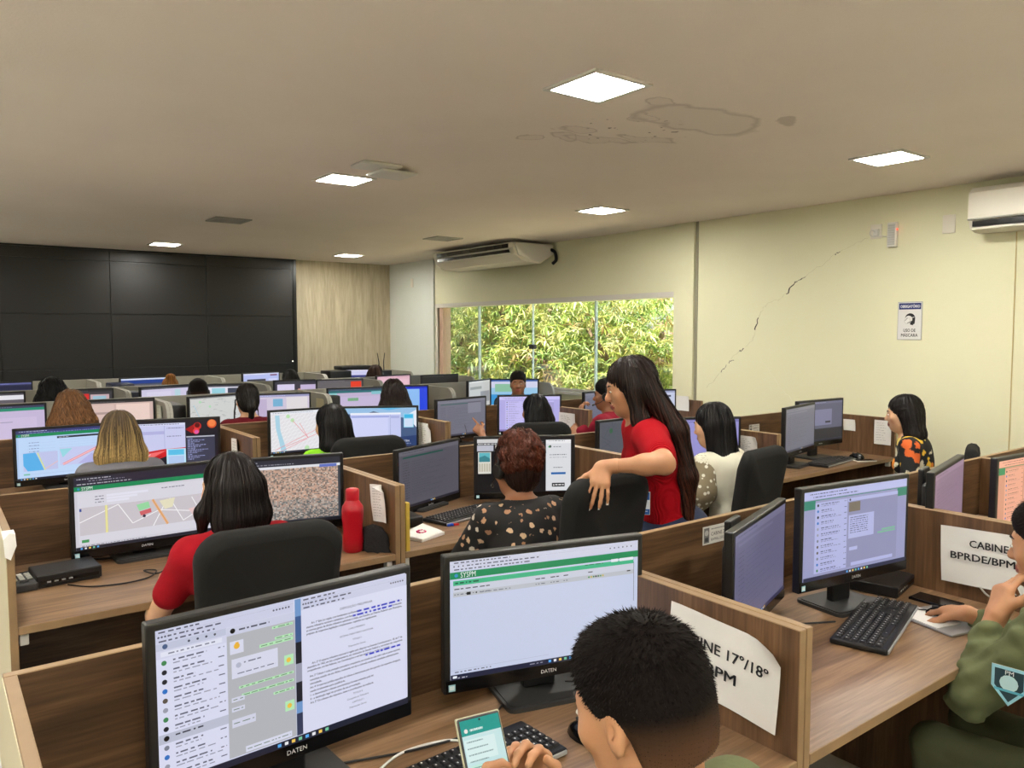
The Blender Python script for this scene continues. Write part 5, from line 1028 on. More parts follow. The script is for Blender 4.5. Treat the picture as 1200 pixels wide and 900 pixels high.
def dots(name, base, dot, scale, lo, hi, extra=None):
    m, t, b = nt(name); tc = t.nodes.new('ShaderNodeTexCoord'); v = t.nodes.new('ShaderNodeTexVoronoi'); v.inputs['Scale'].default_value = scale; v.inputs['Randomness'].default_value = .55
    t.links.new(tc.outputs['Object'], v.inputs['Vector']); r = t.nodes.new('ShaderNodeValToRGB'); e = r.color_ramp.elements; e[0].position = lo; e[1].position = hi; e[0].color = (*lin(dot),1); e[1].color = (*lin(base),1)
    t.links.new(v.outputs['Distance'], r.inputs[0]); out = r.outputs[0]
    if extra:
        cr = t.nodes.new('ShaderNodeValToRGB'); cr.color_ramp.interpolation = 'CONSTANT'; el = cr.color_ramp.elements; el[0].position = 0; el[0].color = (*lin(extra[0]),1); el[1].position = 1/len(extra); el[1].color = (*lin(extra[1]),1)
        for i,c in enumerate(extra[2:],2): q = el.new(i/len(extra)); q.color = (*lin(c),1)
        sx = t.nodes.new('ShaderNodeSeparateColor'); t.links.new(v.outputs['Color'], sx.inputs[0]); t.links.new(sx.outputs[0], cr.inputs[0])
        nz = t.nodes.new('ShaderNodeTexNoise'); nz.inputs['Scale'].default_value = scale*2.4; t.links.new(tc.outputs['Object'], nz.inputs['Vector']); ma = t.nodes.new('ShaderNodeMath'); ma.operation = 'MULTIPLY_ADD'; ma.inputs[1].default_value = .55; t.links.new(nz.outputs[0], ma.inputs[0]); t.links.new(v.outputs['Distance'], ma.inputs[2])
        mr = t.nodes.new('ShaderNodeMapRange'); mr.inputs['From Min'].default_value = lo+.27; mr.inputs['From Max'].default_value = hi+.27; t.links.new(ma.outputs[0], mr.inputs['Value']); mx = t.nodes.new('ShaderNodeMix'); mx.data_type = 'RGBA'; t.links.new(mr.outputs[0], mx.inputs[0]); t.links.new(cr.outputs[0], mx.inputs[6]); mx.inputs[7].default_value = (*lin(base),1); out = mx.outputs[2]
    t.links.new(out, b.inputs['Base Color']); b.inputs['Roughness'].default_value = .85; return m
def person(label, origin, yaw, s, lean=.08, head=(0,8,0), skinm='a', shirt=None, sleeve=.55, pants=None, stand=False, arms=None, res=.010, hair=None, hs=.95, face=False, side=0.0, hres=.006, shirt_disp=None, neckline=.0, group='people in the room', female=True, legs=True, spine_x=0.0, hem=0.0, bulk=1.0):
    """origin on the floor under the hips; local +y is where the body faces"""
    t = thing('person', label, 'person', (origin[0],origin[1],0), R(yaw), group); B = Vol(); C_ = Vol(); S_ = lambda *p: V3(*p)*s
    hz = .53 if not stand else .86; up = hz-.53; sw = .155 if female else .18; bw = 1.0 if female else 1.08
    pel = S_(0,0,hz); wst = S_(spine_x*.3,.015+.25*lean,hz+.15); che = S_(spine_x*.7,.60*lean,hz+.33); nb = S_(spine_x,lean,hz+.475); hc = nb + S_(side,.035+.03*math.sin(R(head[1])),.155)
    if stand:
        che = S_(spine_x*.7,.60*lean,hz+.36-.20*lean); nb = S_(spine_x,lean,hz+.51-.30*lean); hc = nb+S_(side,.05,.150)
    Rm = rotm(*head)
    def torso(X, g, hips=True):
        X.el(wst, S_(.125*bw*bulk+g,.095*bulk+g,.15)); X.el(che, S_(.152*bw*(.5+.5*bulk)+g,.105*bulk+g,.165), rotm(0,math.degrees(math.atan2(lean,.48))*.8,0)); X.el((che+nb)/2+S_(0,-.012,.02), S_(.135+g,.080+g,.09),None,.05)
        if female: X.el(che+S_(.065,.075,-.03),S_(.058+g,.050+g,.058),None,.03); X.el(che+S_(-.065,.075,-.03),S_(.058+g,.050+g,.058),None,.03)
        if hips: X.el(pel, S_(.165*bulk+g,.125*bulk+g,.115),None,.05)
    torso(B,0); sh = [nb+S_(sx*sw,-.01,-.045) for sx in (-1,1)]
    for p in sh: B.rc(nb+S_(0,0,-.03),p,.05*s,.050*s,.04)
    B.rc(nb+S_(0,-.005,-.03), hc+Rm@S_(0,-.022,-.05), .056*s if female else .064*s, .050*s if female else .058*s, .03); add_head(B, hc, Rm, hs)
    hands = []; elb = []
    arms = arms or [dict(T=(-.12,lean+.34,.79)),dict(T=(.12,lean+.34,.79))]
    shirtv = Vol(); torso(shirtv, .009, not stand or True); 
    if neckline: shirtv.el(nb+S_(0,.06,.045), S_(.075,.085,.06+neckline), None, .01, 's')
    for sx,A,p in zip((-1,1),arms,sh):
        T = S_(*A['T']); pole = V3(*A.get('pole',(sx*.55,-.35,-.8))); l1, l2 = .275*s, .235*s; E, Wp = ik(p, T, l1, l2, pole); elb.append(E)
        B.rc(p,E,.046*s*bulk,.037*s*bulk,.02); B.rc(E,Wp,.037*s,.0245*s,.015); B.el((E*.7+Wp*.3),S_(.040,.040,.040),None,.03)
        d = V3(*A['d']) if 'd' in A else (Wp-E)/np.linalg.norm(Wp-E)+V3(0,0,-.25); nr = V3(*A.get('n',(sx*.25,0,1)))
        th = 1 if (np.cross(d,nr)@V3(-sx,0,0)) > 0 else -1; th = A.get('th',th)
        hv, tips = hand_vol(Wp, d, nr, th, A.get('curl',(.35,.4,.45,.5)), A.get('tc',.25), s*A.get('hs',.95), A.get('spread',.08), 0, (E-Wp)/np.linalg.norm(E-Wp)); hands.append((hv,tips,A))
        L = sleeve; shirtv.rc(nb+S_(0,0,-.04),p,.052*s,.062*s,.04)
        if L > 0:
            q = p+(E-p)*min(L,1.0); shirtv.rc(p, q, .060*s*bulk, (.056 if L < 1 else .050)*s*bulk, .03)
            if L > 1: shirtv.rc(E, E+(Wp-E)*(L-1), .050*s, .038*s, .025)
    if legs:
        pv = Vol(); pv.el(pel, S_(.175*bulk,.137*bulk,.125),None,.05)
        for sx in (-1,1):
            h = pel+S_(sx*.085,.0,-.01)
            if stand: kn = S_(sx*.085,.03,.47); an = S_(sx*.085,-.02,.09)
            else: kn = S_(sx*.12,.42,.515); an = S_(sx*.12,.40,.09)
            kn = kn if stand else kn+V3(0,0,0)
            B.rc(h,kn,.072*s,.050*s,.04); B.rc(kn,an,.048*s,.032*s,.02); B.rc(an,an+S_(0,.12,-.055),.032*s,.026*s,.02)
            pv.rc(h,kn,.085*s,.062*s,.04); pv.rc(kn,an,.060*s,.050*s,.02)
    vs, fs = B.mesh(res); allv = [vs]; allf = [fs]; mi = [np.zeros(len(fs),int)]
    if face:
        c = vs[fs].mean(1); q = (c-hc)@Rm/hs; lip = ((q[:,0]/.026)**2+((q[:,2]+.0625)/.0135)**2 < 1)&(q[:,1]>.08); mi[0][lip] = 1
    off = len(vs)
    for hv,tips,A in hands:
        a, b = hv.mesh(A.get('res',hres)); allv.append(a); allf.append(b+off); off += len(a); mi.append(np.zeros(len(b),int))
    body = put('body', np_mesh('body', np.concatenate(allv), np.concatenate(allf), [SK[skinm],LIP], np.concatenate(mi)), t)
    if face:
        for x in (-1,1):
            e = put('eye', EYE_ME, body, tuple(hc+Rm@(V3(x*.030,.0838,.003)*hs))); e.rotation_euler = Matrix(Rm.tolist()).to_euler(); e.scale = (hs*.98,hs*.98,hs*.50)
            MB().tube([tuple(hc+Rm@(V3(x*a,b_,c)*hs)) for a,b_,c in ((.016,.0945,.024),(.032,.0905,.030),(.048,.0775,.025))], [.0022,.0032,.0016], 6).build('eyebrow', BROW, body)
    if hem: shirtv.plane(S_(0,0,hem), (0,0,-1), .006)
    a, b = shirtv.mesh(res, shirt_disp); put('shirt', np_mesh('shirt', a, b, shirt), t)

    if legs and pants is not None: a, b = pv.mesh(max(res,.012)); put('trousers', np_mesh('trousers', a, b, pants), t)
    for k,(hv,tips,A) in enumerate(hands):
        if 'nail' in A:
            for (p,v) in tips:
                nb_ = MB(); nrm = V3(*A.get('n',(0,0,1))); o = put('fingernail', NAIL_ME, body, tuple(p+v*.004+V3(0,0,.004))); o.rotation_euler = Vector(v).to_track_quat('Y','Z').to_euler(); o.data.materials[0] = A['nail']
    J = dict(t=t, hc=hc, Rm=Rm, nb=nb, che=che, hs=hs, sh=sh, s=s, body=body, hands=hands, elb=elb)
    if hair: hair(J)
    return J
_e = MB(); _n = 12
_rows = [[(.0122*math.sin(PI*i/8)*math.cos(2*PI*j/_n), -.0122*math.cos(PI*i/8)*-1*1.0, .0122*math.sin(PI*i/8)*math.sin(2*PI*j/_n)) for j in range(_n)] for i in range(9)]
_e.add([v for r_ in _rows for v in r_], [(i*_n+j,(i+1)*_n+j,(i+1)*_n+(j+1)%_n,i*_n+(j+1)%_n) for i in range(8) for j in range(_n)], 0, True)
for k in range(len(_e.f)):
    if max(_e.v[i][1] for i in _e.f[k]) > .0118 or min(_e.v[i][1] for i in _e.f[k]) > .0080: _e.m[k] = 1
EYE_ME = _e.mesh('eye', [EYEW, IRIS])
_nm = MB(); _nm.rbox(-.005,.005,-.006,.010,-.0015,.0015,.0012); NAIL_ME = _nm.mesh('fingernail', mat('white_nail',(235,230,226),.3))
# ---------------------------------------------------------------- hair styles
def hair_obj(J, Hv, res, base, strand=None, name='hair', disp=None):
    a, b = Hv.mesh(res, disp); col = np.tile(np.array([*[c*.75 for c in lin(base)],1.0]),(len(a),1))
    if strand:
        if 'tipcol' in strand and strand['tipcol']:
            tc, z0, z1 = strand['tipcol']; h = np.clip((z0-a[:,2:3])/(z0-z1),0,1); col[:,:3] = col[:,:3]*(1-h)+np.array(lin(tc))*.6*h
        rg = np.random.default_rng(strand.pop('seed',1)); n = strand.pop('n',900); seeds = a[rg.integers(0,len(a),n)]
        vs, fs, c2 = strands(Hv, seeds, strand.pop('crown'), strand.pop('steps',12), strand.pop('step',.016), strand.pop('width',.005), base, strand.pop('var',.45), rg=rg, **strand)
        me = np_mesh(name, np.concatenate([a,vs]), np.concatenate([b,fs+len(a)]), M['hair'], None, np.concatenate([col,c2]))
    else: me = np_mesh(name, a, b, M['hair'], None, col)
    return put(name, me, J['t'])
def cap(J, big=1.0, front=True, fringe=.0):
    Hv = Vol(); hc, Rm, s = J['hc'], J['Rm'], J['hs']; t = lambda *p: hc+Rm@(V3(*p)*s)
    Hv.el(t(0,-.018,.040), V3(.085*big,.103*big,.093*big)*s, Rm, .02); Hv.el(t(0,-.05,-.03), V3(.074*big,.060*big,.075)*s, Rm, .04); Hv.el(t(0,.115,-.045), V3(.078,.078,.105+fringe)*s, Rm, .015, 's'); return Hv, t
def long_hair(L=.30, base=(28,22,20), n=1200, res=.009, seed=1, spread=1.0, back=.02, curl=0., tip=None, fwd=(), big=1.0, width=.005, vol=.0, var=.5, crown=(0,-.02,.14), bend=0.0, sr=.028):
    def f(J):
        Hv, t = cap(J, big); hc, s = J['hc'], J['hs']; Ry = rotm(math.degrees(math.atan2(-J['Rm'][0,1],J['Rm'][1,1])))
        for x in (-.058,-.03,0,.03,.058):
            a = t(x,-.055-.02*(1-abs(x)/.06),.0); b = a+Ry@V3(x*.35*spread,-.015-back*.4+bend*.2,-L*.5)*1; c = a+Ry@V3(x*.6*spread,-back+bend,-L); Hv.rc(a,b,.040*s+vol,.036*s+vol,.03); Hv.rc(b,c,.036*s+vol,.020*s+vol*.6,.03)
        for x in (-1,1): a = t(x*.066,-.015,-.02); Hv.rc(a, a+Ry@V3(x*.012*spread,-.02,-.11), sr*s+vol, sr*.92*s+vol, .03)
        for (x,y,Lf,r0) in fwd: a = t(x*.068,.0,.0); b = a+Ry@V3(x*.03,y*.5,-Lf*.5); Hv.rc(a,b,sr*.85,sr*.92,.03); Hv.rc(b,a+Ry@V3(x*.02,y,-Lf),sr*.92,r0,.03)
        st = dict(n=n, crown=t(*crown), seed=seed, curl=curl, width=width, var=var, steps=14, step=.018, lift=.004)
        if tip: st['tipcol'] = (tip, J['hc'][2]+.03, J['hc'][2]-L*.85)
        hair_obj(J, Hv, res, base, st, 'hair', (lambda P: .0022*np.sin(P[...,0]*190+3*np.sin(P[...,2]*30))) if not curl else (lambda P: .006*np.sin(P[...,0]*110+2*np.sin(P[...,2]*60))*np.cos(P[...,2]*70+P[...,1]*40)))
    return f
def short_hair(base=(30,24,20), res=.007, n=2500, length=.014, fade=True, seed=2, top=0.0):
    def f(J):
        Hv, t = cap(J, .985); hc, Rm, s = J['hc'], J['Rm'], J['hs']
        Hv.el(t(0,-.005,.075+top*.5), V3(.072,.090,.052+top)*s, Rm, .03)
        for x in (-1,1): Hv.el(t(x*.085,.008,-.052), V3(.034,.040,.060)*s, Rm, .01, 's')
        Hv.plane(t(0,-.05,-.078), Rm@V3(0,-.25,-1.0), .01)
        a, b = Hv.mesh(res); rg = np.random.default_rng(seed); c = np.array(lin(base)); q = (a-hc)@Rm/s
        k = np.clip((q[:,2]+.075)/.085,0,1)[:,None]; skinc = np.array(lin((112,80,58))); base_c = (skinc*.75*(1-k)+c*k) if fade else np.tile(c,(len(a),1)); col = np.concatenate([base_c,np.ones((len(a),1))],1)
        idx = rg.integers(0,len(a),n); P = a[idx]; nr = Hv.grad(P); qq = (P-hc)@Rm/s; h = np.clip((qq[:,2]+.02)/.10,0.12,1)[:,None]*np.clip((.10-qq[:,1])/.05,.35,1)[:,None]; L = length*h*rg.uniform(.6,1.2,(n,1))
        cr = t(0,-.045,.125); fl = P-cr; fl /= np.maximum(np.linalg.norm(fl,axis=1,keepdims=True),1e-6); fl = fl-nr*(fl*nr).sum(1,keepdims=True)
        v = nr*.38+fl+rg.normal(size=(n,3))*.20; v /= np.linalg.norm(v,axis=1,keepdims=True); sd = np.cross(v,nr)+rg.normal(size=(n,3))*.3; sd /= np.linalg.norm(sd,axis=1,keepdims=True)
        w = .0010+.0006*h; tv = np.stack([P-nr*.002-sd*w,P-nr*.002+sd*w,P+v*L],1).reshape(-1,3); tf = np.arange(n*3).reshape(-1,3); tf = np.concatenate([tf,tf[:,2:3]],1)
        cc = np.repeat(np.clip(c*rg.uniform(.4,2.2,(n,1)),0,1),3,0); tv4 = np.concatenate([tv.reshape(n,3,3),tv.reshape(n,3,3)[:,2:3]],1).reshape(-1,3); tf = np.arange(n*4).reshape(-1,4); cc = np.repeat(np.clip(c*rg.uniform(.35,1.9,(n,1)),0,1),4,0)
        put('hair', np_mesh('hair', np.concatenate([a,tv4]), np.concatenate([b,tf+len(a)]), M['hair_short'], None, np.concatenate([col,np.concatenate([cc,np.ones((n*4,1))],1)])), J['t'])
    return f
def headset(J, label, mic=1, m='black'):
    """band over the crown, two ear cups and a microphone boom"""
    t = thing('headset', label, 'headset', tuple(J['t'].location), J['t'].rotation_euler.z); hc, Rm, s = J['hc'], J['Rm'], J['hs']; q = lambda *p: tuple(hc+Rm@(V3(*p)*s))
    MB().tube([q(.094*math.cos(a),-.012,-.002+.140*math.sin(a)) for a in [PI*i/16 for i in range(17)]], .0055, 8).build('headband', M[m], t)
    for x in (-1,1): MB().tube([q(x*.080,-.006,-.006),q(x*.090,-.006,-.006),q(x*.104,-.006,-.006)], [.030,.034,.026], 16).build('ear_cup', M['black'], t)
    if mic: MB().tube(spline([q(mic*.10,0,-.02),q(mic*.088,.05,-.05),q(mic*.058,.105,-.068)],6), .0028, 6).build('microphone_boom', M['black'], t); MB().tube([q(mic*.062,.100,-.067),q(mic*.050,.112,-.070)], .007, 8).build('microphone', M['black'], t)
F_ = fabric
def at(hx, hy, yaw, ztop, lean, hs=.95, extra=.035, side=0.0):
    """hips' floor point and scale for a seated person whose crown is over (hx,hy) at height ztop"""
    s = (ztop - .120*hs - .012)/1.16; a = R(yaw); d = (lean+extra)*s
    return ((hx + math.sin(a)*d, hy - math.cos(a)*d), s)
GR = 'people in the room'
olive = mat('olive_drill', (98,104,72), .85, bump=.5, bscale=16, var=.10, vscale=4, spec=.2)
wrinkle = lambda a,f: (lambda P: -a*.75+a*np.sin(P[...,2]*f+3*np.sin(P[...,0]*f*.35)+2*np.sin(P[...,1]*f*.3))*np.sin(P[...,0]*f*.5+P[...,1]*f*.4))
# --- the man in front, seen from behind, reading his phone
o, s = at(.768,.715,8,1.226,.10,.93)
J = person('short-haired man in olive shirt holding a phone, seen from behind in the foreground', o, 8, s, .10, (4,16,0), 'a', olive, 1.7, F_('olive_trousers',(84,88,64)), res=.008, hs=.93, female=False, hair=short_hair((20,15,13),.006,14000,.013,True,3,.002), face=True,
  arms=[dict(T=(-.105,.405,.885),d=(.12,.10,1),n=(-1,.30,.1),th=1,curl=(.75,.8,.85,.9),tc=.35,res=.0045),dict(T=(.060,.400,.895),d=(-.16,.08,1),n=(1,.30,.1),th=-1,curl=(.75,.8,.85,.9),tc=.75,res=.0045)])
ph = thing('smartphone', 'smartphone with a green-topped chat held by the short-haired man', 'phone', (.674,.952,.942), R(-6)); ph.rotation_euler = (R(-30),R(2),R(-6))
MB().rbox(-.0385,.0385,0,.009,-.079,.079,.004,0,3).build('case', M['dkgrey'], ph); MB().rbox(-.040,.040,.002,.0075,-.0805,.0805,.003,0,2).build('bumper', mat('clear_bumper',(176,176,150),.3), ph)
f = Flat(.070,.150,(196,226,226)); f.rect(0,0,1,.15,(20,150,140)); f.circ(.12,.105,.022,(226,226,220)); f.dashes(.22,.55,.105,.022,(220,240,236),2); f.rect(.03,.19,.80,.40,(214,236,234)); f.rect(.10,.44,.97,.60,(190,232,214)); f.rect(.03,.64,.80,.90,(214,236,234)); f.circ(.88,.94,.028,(20,180,160)); f.rect(.06,.925,.78,.96,(226,240,240)); f.circ(.5,.02,.012,(16,18,20))
for i in range(11): f.dashes(.08,.5+.25*((i*7)%5)/5,.215+i*.062,.012,(110,140,140),i)
put('display', f.mesh('display', M['screen']), ph, (0,-.0004,0))
# --- olive jacket at the right edge
o, s = at(2.30,.725,-2,1.195,.13,.96)
J = person('person in olive jacket at the right edge, one hand at the mouth, other on mouse', o, -2, s, .13, (6,10,0), 'a', olive, 1.78, F_('olive_trousers_two',(84,88,64)), res=.008, hs=.96, female=False, face=True, hair=short_hair((26,20,17),.007,5000,.014,True,5), shirt_disp=wrinkle(.007,95),
  arms=[dict(T=(-.115,.265,.955),d=(.42,-.05,1),n=(-.75,.65,.25),th=1,curl=(.45,.65,.8,.9),tc=.15,pole=(-.35,.25,-1),res=.0045,hs=1.05),dict(T=(.115,.44,.862),d=(.12,1,-.16),n=(0,.1,1),curl=(.35,.35,.4,.45),tc=.15,res=.0045)])
_q = J['sh'][0]*.42+J['elb'][0]*.58+V3(-.066,-.040,0); pt = thing('arm_patch', 'light blue embroidered shield patch on the olive sleeve', 'patch', (o[0]+_q[0],o[1]+_q[1],_q[2]), R(-84)); f = Flat(.085,.10,(255,255,255)); f.V = []; f.F = []; f.C = []
f.poly([(.06,.02),(.94,.02),(.94,.55),(.5,.98),(.06,.55)],(150,206,222)); f.poly([(.14,.10),(.86,.10),(.86,.52),(.5,.88),(.14,.52)],(30,60,70)); f.circ(.5,.42,.20,(190,226,230)); f.text('PM',.5,.22,.11,(240,246,246),'c'); f.rect(.14,.58,.86,.64,(90,176,200)); put('embroidery', f.mesh('embroidery', M['print']), pt); _b = MB().prism([(-.037,-.0),(.037,0),(.037,.053),(0,.096),(-.037,.053)],.0008,.0018).build('backing', M['white'], pt); _b.rotation_euler = (R(-90),0,0); _b.location = (0,0,.048)
# --- red T-shirt, second row
o, s = at(.79,2.60,6,1.225,.12)
person('woman in red T-shirt with straight black hair, seen from behind', o, 6, s, .12, (14,8,0), 'c', F_('red_cotton',(152,14,28)), .62, F_('dark_jeans',(30,36,56)), hair=long_hair(.19,(26,20,19),4200,.008,11,.35,.0,fwd=((-1,.03,.13,.012),(1,.03,.13,.012)),width=.003,var=.7,big=.94,sr=.018), res=.009, face=True)
# --- patterned black dress
o, s = at(1.87,2.45,-8,1.20,.13)
def curly_updo(J):
    Hv, t = cap(J, 1.0); s_ = J['hs']; rg = np.random.default_rng(3)
    Hv.el(t(0,-.035,.075), V3(.080,.080,.070)*s_, J['Rm'], .03)
    h2 = Vol()
    for k in range(120):
        a = rg.normal(size=3); a /= np.linalg.norm(a); a[1] = -abs(a[1])*1.0 if rg.random() < .75 else a[1]*.4; a[2] = a[2] if a[2] > -.55 else abs(a[2]); p = t(.078*a[0],-.028+.085*a[1],.050+.092*a[2]); h2.el(p, V3(.019,.019,.016)*rg.uniform(.8,1.4), None, .004)
    hair_obj(J, Hv, .009, (40,24,20), dict(n=900,crown=t(0,-.03,.12),seed=4,curl=.003,width=.005,steps=8,step=.014)); hair_obj(J, h2, .006, (84,42,28), dict(n=3400,crown=t(0,-.03,.14),seed=5,curl=.006,freq=24,width=.004,steps=9,step=.010,lift=.010), 'hair_curls')
J = person('woman in black dress with gold motifs and reddish curls pinned up', o, -8, s, .13, (6,10,0), 'b', dots('gold_motif_black', (20,19,20), (196,150,110), 26, .27, .32, [(186,146,112),(206,176,142),(166,124,92),(206,198,182)]), .95, F_('black_skirt',(22,22,24)), hair=curly_updo, res=.009, face=True, bulk=1.14)
headset(J, 'black headset on the reddish curly-haired woman', -1)
# --- polka-dot blouse
o, s = at(3.36,2.66,6,1.24,.13)
J = person('woman in white blouse with polka-dot sleeves and long black hair', o, 6, s, .13, (8,12,4), 'c', F_('ivory_blouse',(222,220,200)), .05, F_('pale_trousers',(206,204,190)), hair=long_hair(.38,(20,18,19),4200,.009,12,1.0,.05,width=.003,var=.7), res=.009, face=True)
sl = Vol(); dm = dots('polka_dot_sleeve', (138,126,100), (232,230,214), 34, .27, .32)
for sx,p in zip((-1,1),J['sh']):
    E_ = p+V3(sx*.045,-.01,-.13); sl = Vol(); sl.rc(p,E_,.066,.080,.03); sl.rc(E_,E_+V3(sx*.01,.04,-.08),.078,.060,.03); a_, b_ = sl.mesh(.009); put('sleeve', np_mesh('sleeve', a_, b_, dm), J['t'])
# --- floral shirt by the wall
o, s = at(4.90,2.40,24,1.225,.10)
J = person('woman in black floral shirt with long dark hair by the cream wall', o, 24, s, .10, (2,6,0), 'c', dots('floral_black', (20,19,20), (230,150,40), 13, .40, .46, [(232,140,40),(226,206,110),(226,220,196),(214,100,40),(236,190,60)]), .62, F_('dark_trousers',(30,30,34)), hair=long_hair(.26,(26,21,20),3600,.009,13,1.0,.02,width=.003,curl=.002,var=.7), res=.009, face=True,
  arms=[dict(T=(-.13,.26,.63)),dict(T=(.10,.30,.64))])
# --- standing woman in red knit
knit = mat('red_knit', (164,10,24), .9, spec=.15); _t = knit.node_tree; _tc = _t.nodes.new('ShaderNodeTexCoord'); _w = _t.nodes.new('ShaderNodeTexWave'); _w.inputs['Scale'].default_value = 46; _w.inputs['Distortion'].default_value = .6; _w.inputs['Detail'].default_value = 1; _bu = _t.nodes.new('ShaderNodeBump'); _bu.inputs['Strength'].default_value = .6; _bu.inputs['Distance'].default_value = .006
_t.links.new(_tc.outputs['Object'], _w.inputs['Vector']); _t.links.new(_w.outputs[0], _bu.inputs['Height']); _t.links.new(_bu.outputs[0], _t.nodes['Principled BSDF'].inputs['Normal'])
jeans = mat('blue_jeans', (36,52,86), .85, var=.25, vscale=14, bump=.3, bscale=300)
nail = mat('white_nail_polish', (238,234,230), .25)
PW = (2.42,2.10)
def waist_hair(J):
    Hv, t = cap(J); nb = J['nb']
    for (x0,x1,x2,x3,r) in ((-.070,-.115,-.135,-.125,.030),(-.04,-.075,-.095,-.09,.036),(0,-.03,-.05,-.05,.036),(.04,.02,.0,-.01,.032)):
        a = t(x0,-.055,.0); b = nb+V3(x1,-.125,-.02); c = nb+V3(x2,-.165,-.20); d = nb+V3(x3,-.165,-.42); Hv.rc(a,b,.040,r,.03); Hv.rc(b,c,r,r*.85,.03); Hv.rc(c,d,r*.85,.014,.03)
    a = t(-.068,.0,-.01); Hv.rc(a,a+V3(-.012,-.03,-.12),.026,.026,.03); Hv.rc(a+V3(-.012,-.03,-.12),nb+V3(-.125,-.06,-.16),.026,.018,.03)
    hair_obj(J, Hv, .009, (32,23,20), dict(n=5200,crown=t(0,.0,.14),seed=14,curl=.0025,freq=5,width=.0032,var=.6,steps=26,step=.02,lift=.006,tipcol=((76,42,30),nb[2]-.05,nb[2]-.5)), 'hair', lambda P: .003*np.sin(P[...,0]*170+3*np.sin(P[...,2]*25)))
J = person('standing woman in red knit top leaning on a chair back, very long dark hair', PW, 53, .945, .15, (0,14,0), 'a', knit, .66, jeans, True, res=.008, face=True, hs=.95, bulk=1.14, hem=.905, hair=waist_hair,
  arms=[dict(T=(-.338,.350,1.192),d=(-.52,.20,-.62),n=(-.55,-.15,.75),curl=(.30,.30,.32,.34),tc=.1,pole=(-.49,-.38,-.04),nail=nail,spread=.16,res=.0045,hs=1.0),dict(T=(.14,.26,.86))])
t = thing('identity_badge', 'blue and white identity badge hanging at the standing woman\'s waist', 'badge', (2.195,2.065,.955), R(-40)); MB().rbox(-.027,.027,0,.003,-.045,.045,.002).build('card', M['white'], t); f = Flat(.050,.086,(226,232,240)); f.rect(0,0,1,.34,(34,92,176)); f.rect(.28,.40,.72,.72,(190,206,220)); f.circ(.5,.50,.09,(60,46,40)); f.rect(.36,.58,.64,.72,(50,46,60)); f.rect(0,.76,1,1,(34,92,176)); f.dashes(.15,.85,.86,.05,(226,232,240),2); put('print', f.mesh('print', M['print']), t, (0,-.0004,0)); MB().tube([(0,.004,.10),(0,.004,.045)],.006,8).build('clip', M['chrome'], t); MB().tube([(0,0,.085),(0,.012,.085)],.017,16).build('reel', M['black'], t)
# --- third row
o, s = at(.78,4.38,-3,1.215,.11)
person('blonde-streaked person in grey with straight hair', o, -3, s, .11, (0,6,0), 'c', F_('grey_cotton',(112,112,120)), .7, F_('trousers_a',(40,40,46)), hair=long_hair(.20,(92,76,56),4200,.010,15,1.3,.0,tip=(198,168,110),width=.0035,var=.4), res=.011)
o, s = at(1.87,4.22,6,1.20,.11)
person('person in lime green top with straight black hair and headband', o, 6, s, .11, (10,8,0), 'c', F_('lime_green',(132,206,36)), .6, F_('trousers_b',(40,40,46)), hair=long_hair(.24,(18,16,17),2200,.010,16,1.1,.0,width=.004,var=.7), res=.011)
o, s = at(3.42,4.26,-4,1.18,.11)
J = person('person in pale pink pointing at a dim grey screen, sleek black hair', o, -4, s, .11, (2,6,0), 'b', F_('pale_pink',(206,158,150)), 1.6, F_('trousers_c',(40,40,46)), hair=long_hair(.13,(16,15,17),1300,.009,17,.9,.0,width=.005), res=.011, hres=.006, arms=[dict(T=(-.33,.40,.985),d=(-.25,.8,.55),n=(-.7,.1,.7),curl=(.0,1.1,1.2,1.2),tc=.6,pole=(-.3,-.5,-.9)),dict(T=(.12,.44,.80))])
o, s = at(4.27,4.42,22,1.24,.10)
J = person('man in dark red shirt and headset, hand near his mouth, in profile', o, 22, s, .10, (18,4,0), 'b', F_('dark_red',(128,26,44)), .65, F_('trousers_d',(40,40,46)), hair=short_hair((18,16,16),.008,1800,.012,True,7,.012), res=.009, female=False, face=True, hs=.95, arms=[dict(T=(-.14,.30,1.005),d=(.45,.15,1),n=(-.6,.7,.2),curl=(.6,.7,.8,.9),tc=.3,pole=(-.8,.1,-.9)),dict(T=(.12,.40,.80))])
headset(J, 'black headset with silver band on the man in dark red', -1)
# --- grey rows
o, s = at(.77,5.93,0,1.225,.11)
person('person with wavy brown hair below the video wall\'s left side', o, 0, s, .11, (0,8,0), 'c', F_('dark_top_a',(60,44,40)), .7, F_('trousers_e',(40,40,46)), hair=long_hair(.20,(116,80,50),2600,.012,18,1.9,.0,curl=.010,vol=.012,big=1.06,width=.005), res=.012)
def ponytail(J):
    Hv, t = cap(J, .98); a = t(0,-.105,.005); Hv.rc(a, a+V3(0,-.02,-.06), .020,.026,.01); Hv.rc(a+V3(0,-.02,-.06), a+V3(0,-.01,-.20), .026,.010,.01)
    for x in (-1,1): b = t(x*.078,.03,.01); Hv.rc(b,b+V3(x*.008,0,-.09),.004,.004,.004); Hv.rc(b+V3(x*.008,0,-.09),b+V3(x*.014,.0,-.16),.004,.003,.004)
    hair_obj(J, Hv, .008, (26,22,20), dict(n=900,crown=t(0,.10,.09),seed=6,width=.006,steps=10,step=.014,grav=.8))
o, s = at(1.88,5.72,-4,1.24,.11)
person('ponytailed woman in maroon top', o, -4, s, .11, (0,8,0), 'c', F_('maroon',(92,18,28)), .45, F_('trousers_f',(40,40,46)), hair=ponytail, res=.011, neckline=.04)
o, s = at(3.03,5.62,-6,1.235,.11)
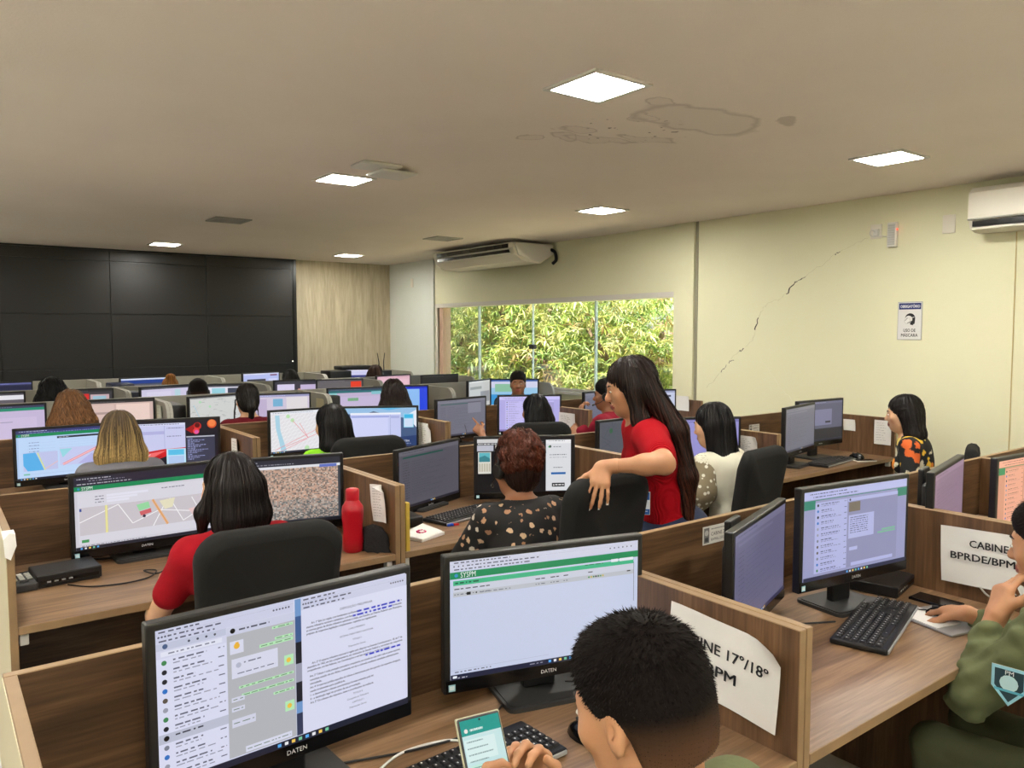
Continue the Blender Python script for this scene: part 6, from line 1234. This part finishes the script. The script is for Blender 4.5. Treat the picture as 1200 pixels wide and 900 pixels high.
person('person with dark wavy hair in beige-pink top', o, -6, s, .11, (-4,8,0), 'c', F_('beige_pink',(196,160,142)), .7, F_('trousers_g',(40,40,46)), hair=long_hair(.22,(34,24,22),1500,.011,19,1.7,.0,curl=.005,vol=.008,width=.006), res=.012)
o, s = at(4.62,6.02,143,1.232,.05)
person('dark-haired man facing the room before the window', o, 143, s, .05, (0,0,0), 'b', F_('slate_shirt',(70,76,86)), .65, F_('trousers_h',(40,40,46)), hair=short_hair((26,22,20),.009,900,.012,True,8), res=.010, female=False, face=True, arms=[dict(T=(-.10,.22,.60)),dict(T=(.10,.22,.60))])
o, s = at(.83,7.42,4,1.232,.11)
person('person with voluminous black curly hair before the video wall', o, 4, s, .11, (0,6,0), 'b', F_('black_top_a',(24,24,26)), .7, F_('trousers_i',(40,40,46)), hair=long_hair(.13,(14,13,14),1200,.014,20,1.6,.0,curl=.008,vol=.014,big=1.15,width=.006), res=.014)
o, s = at(2.0,7.45,0,1.180,.11)
J = person('short-haired man with headset in the fifth row', o, 0, s, .11, (0,6,0), 'b', F_('navy_top',(34,38,58)), .6, F_('trousers_j',(40,40,46)), hair=short_hair((26,21,18),.010,900,.010,True,9), res=.013, female=False); headset(J, 'black headset on the short-haired man in the fifth row', -1)
def bun(J):
    Hv, t = cap(J, 1.0); Hv.el(t(0,-.06,.125), V3(.048,.048,.042), None, .01); hair_obj(J, Hv, .010, (150,98,44), dict(n=700,crown=t(0,-.05,.12),seed=7,width=.006,steps=8,step=.014))
o, s = at(2.09,8.86,0,1.13,.11)
person('person with ginger hair in a bun, farthest row', o, 0, s, .11, (0,6,0), 'c', F_('grey_top_b',(90,88,92)), .6, F_('trousers_k',(40,40,46)), hair=bun, res=.014)
o, s = at(3.42,8.86,0,1.165,.11)
person('dark round-haired person under the video wall\'s right corner', o, 0, s, .11, (0,6,0), 'b', F_('black_top_c',(26,26,30)), .6, F_('trousers_l',(40,40,46)), hair=long_hair(.08,(20,17,18),500,.013,21,1.0,.0,big=1.08,width=.006), res=.014)
o, s = at(4.55,8.88,-46,1.198,.08)
person('brown-haired person in the farthest row turned to the right', o, -46, s, .08, (-10,4,0), 'c', F_('dark_top_d',(40,36,38)), .6, F_('trousers_m',(40,40,46)), hair=long_hair(.12,(58,40,32),600,.012,22,1.0,.0,width=.006), res=.013)
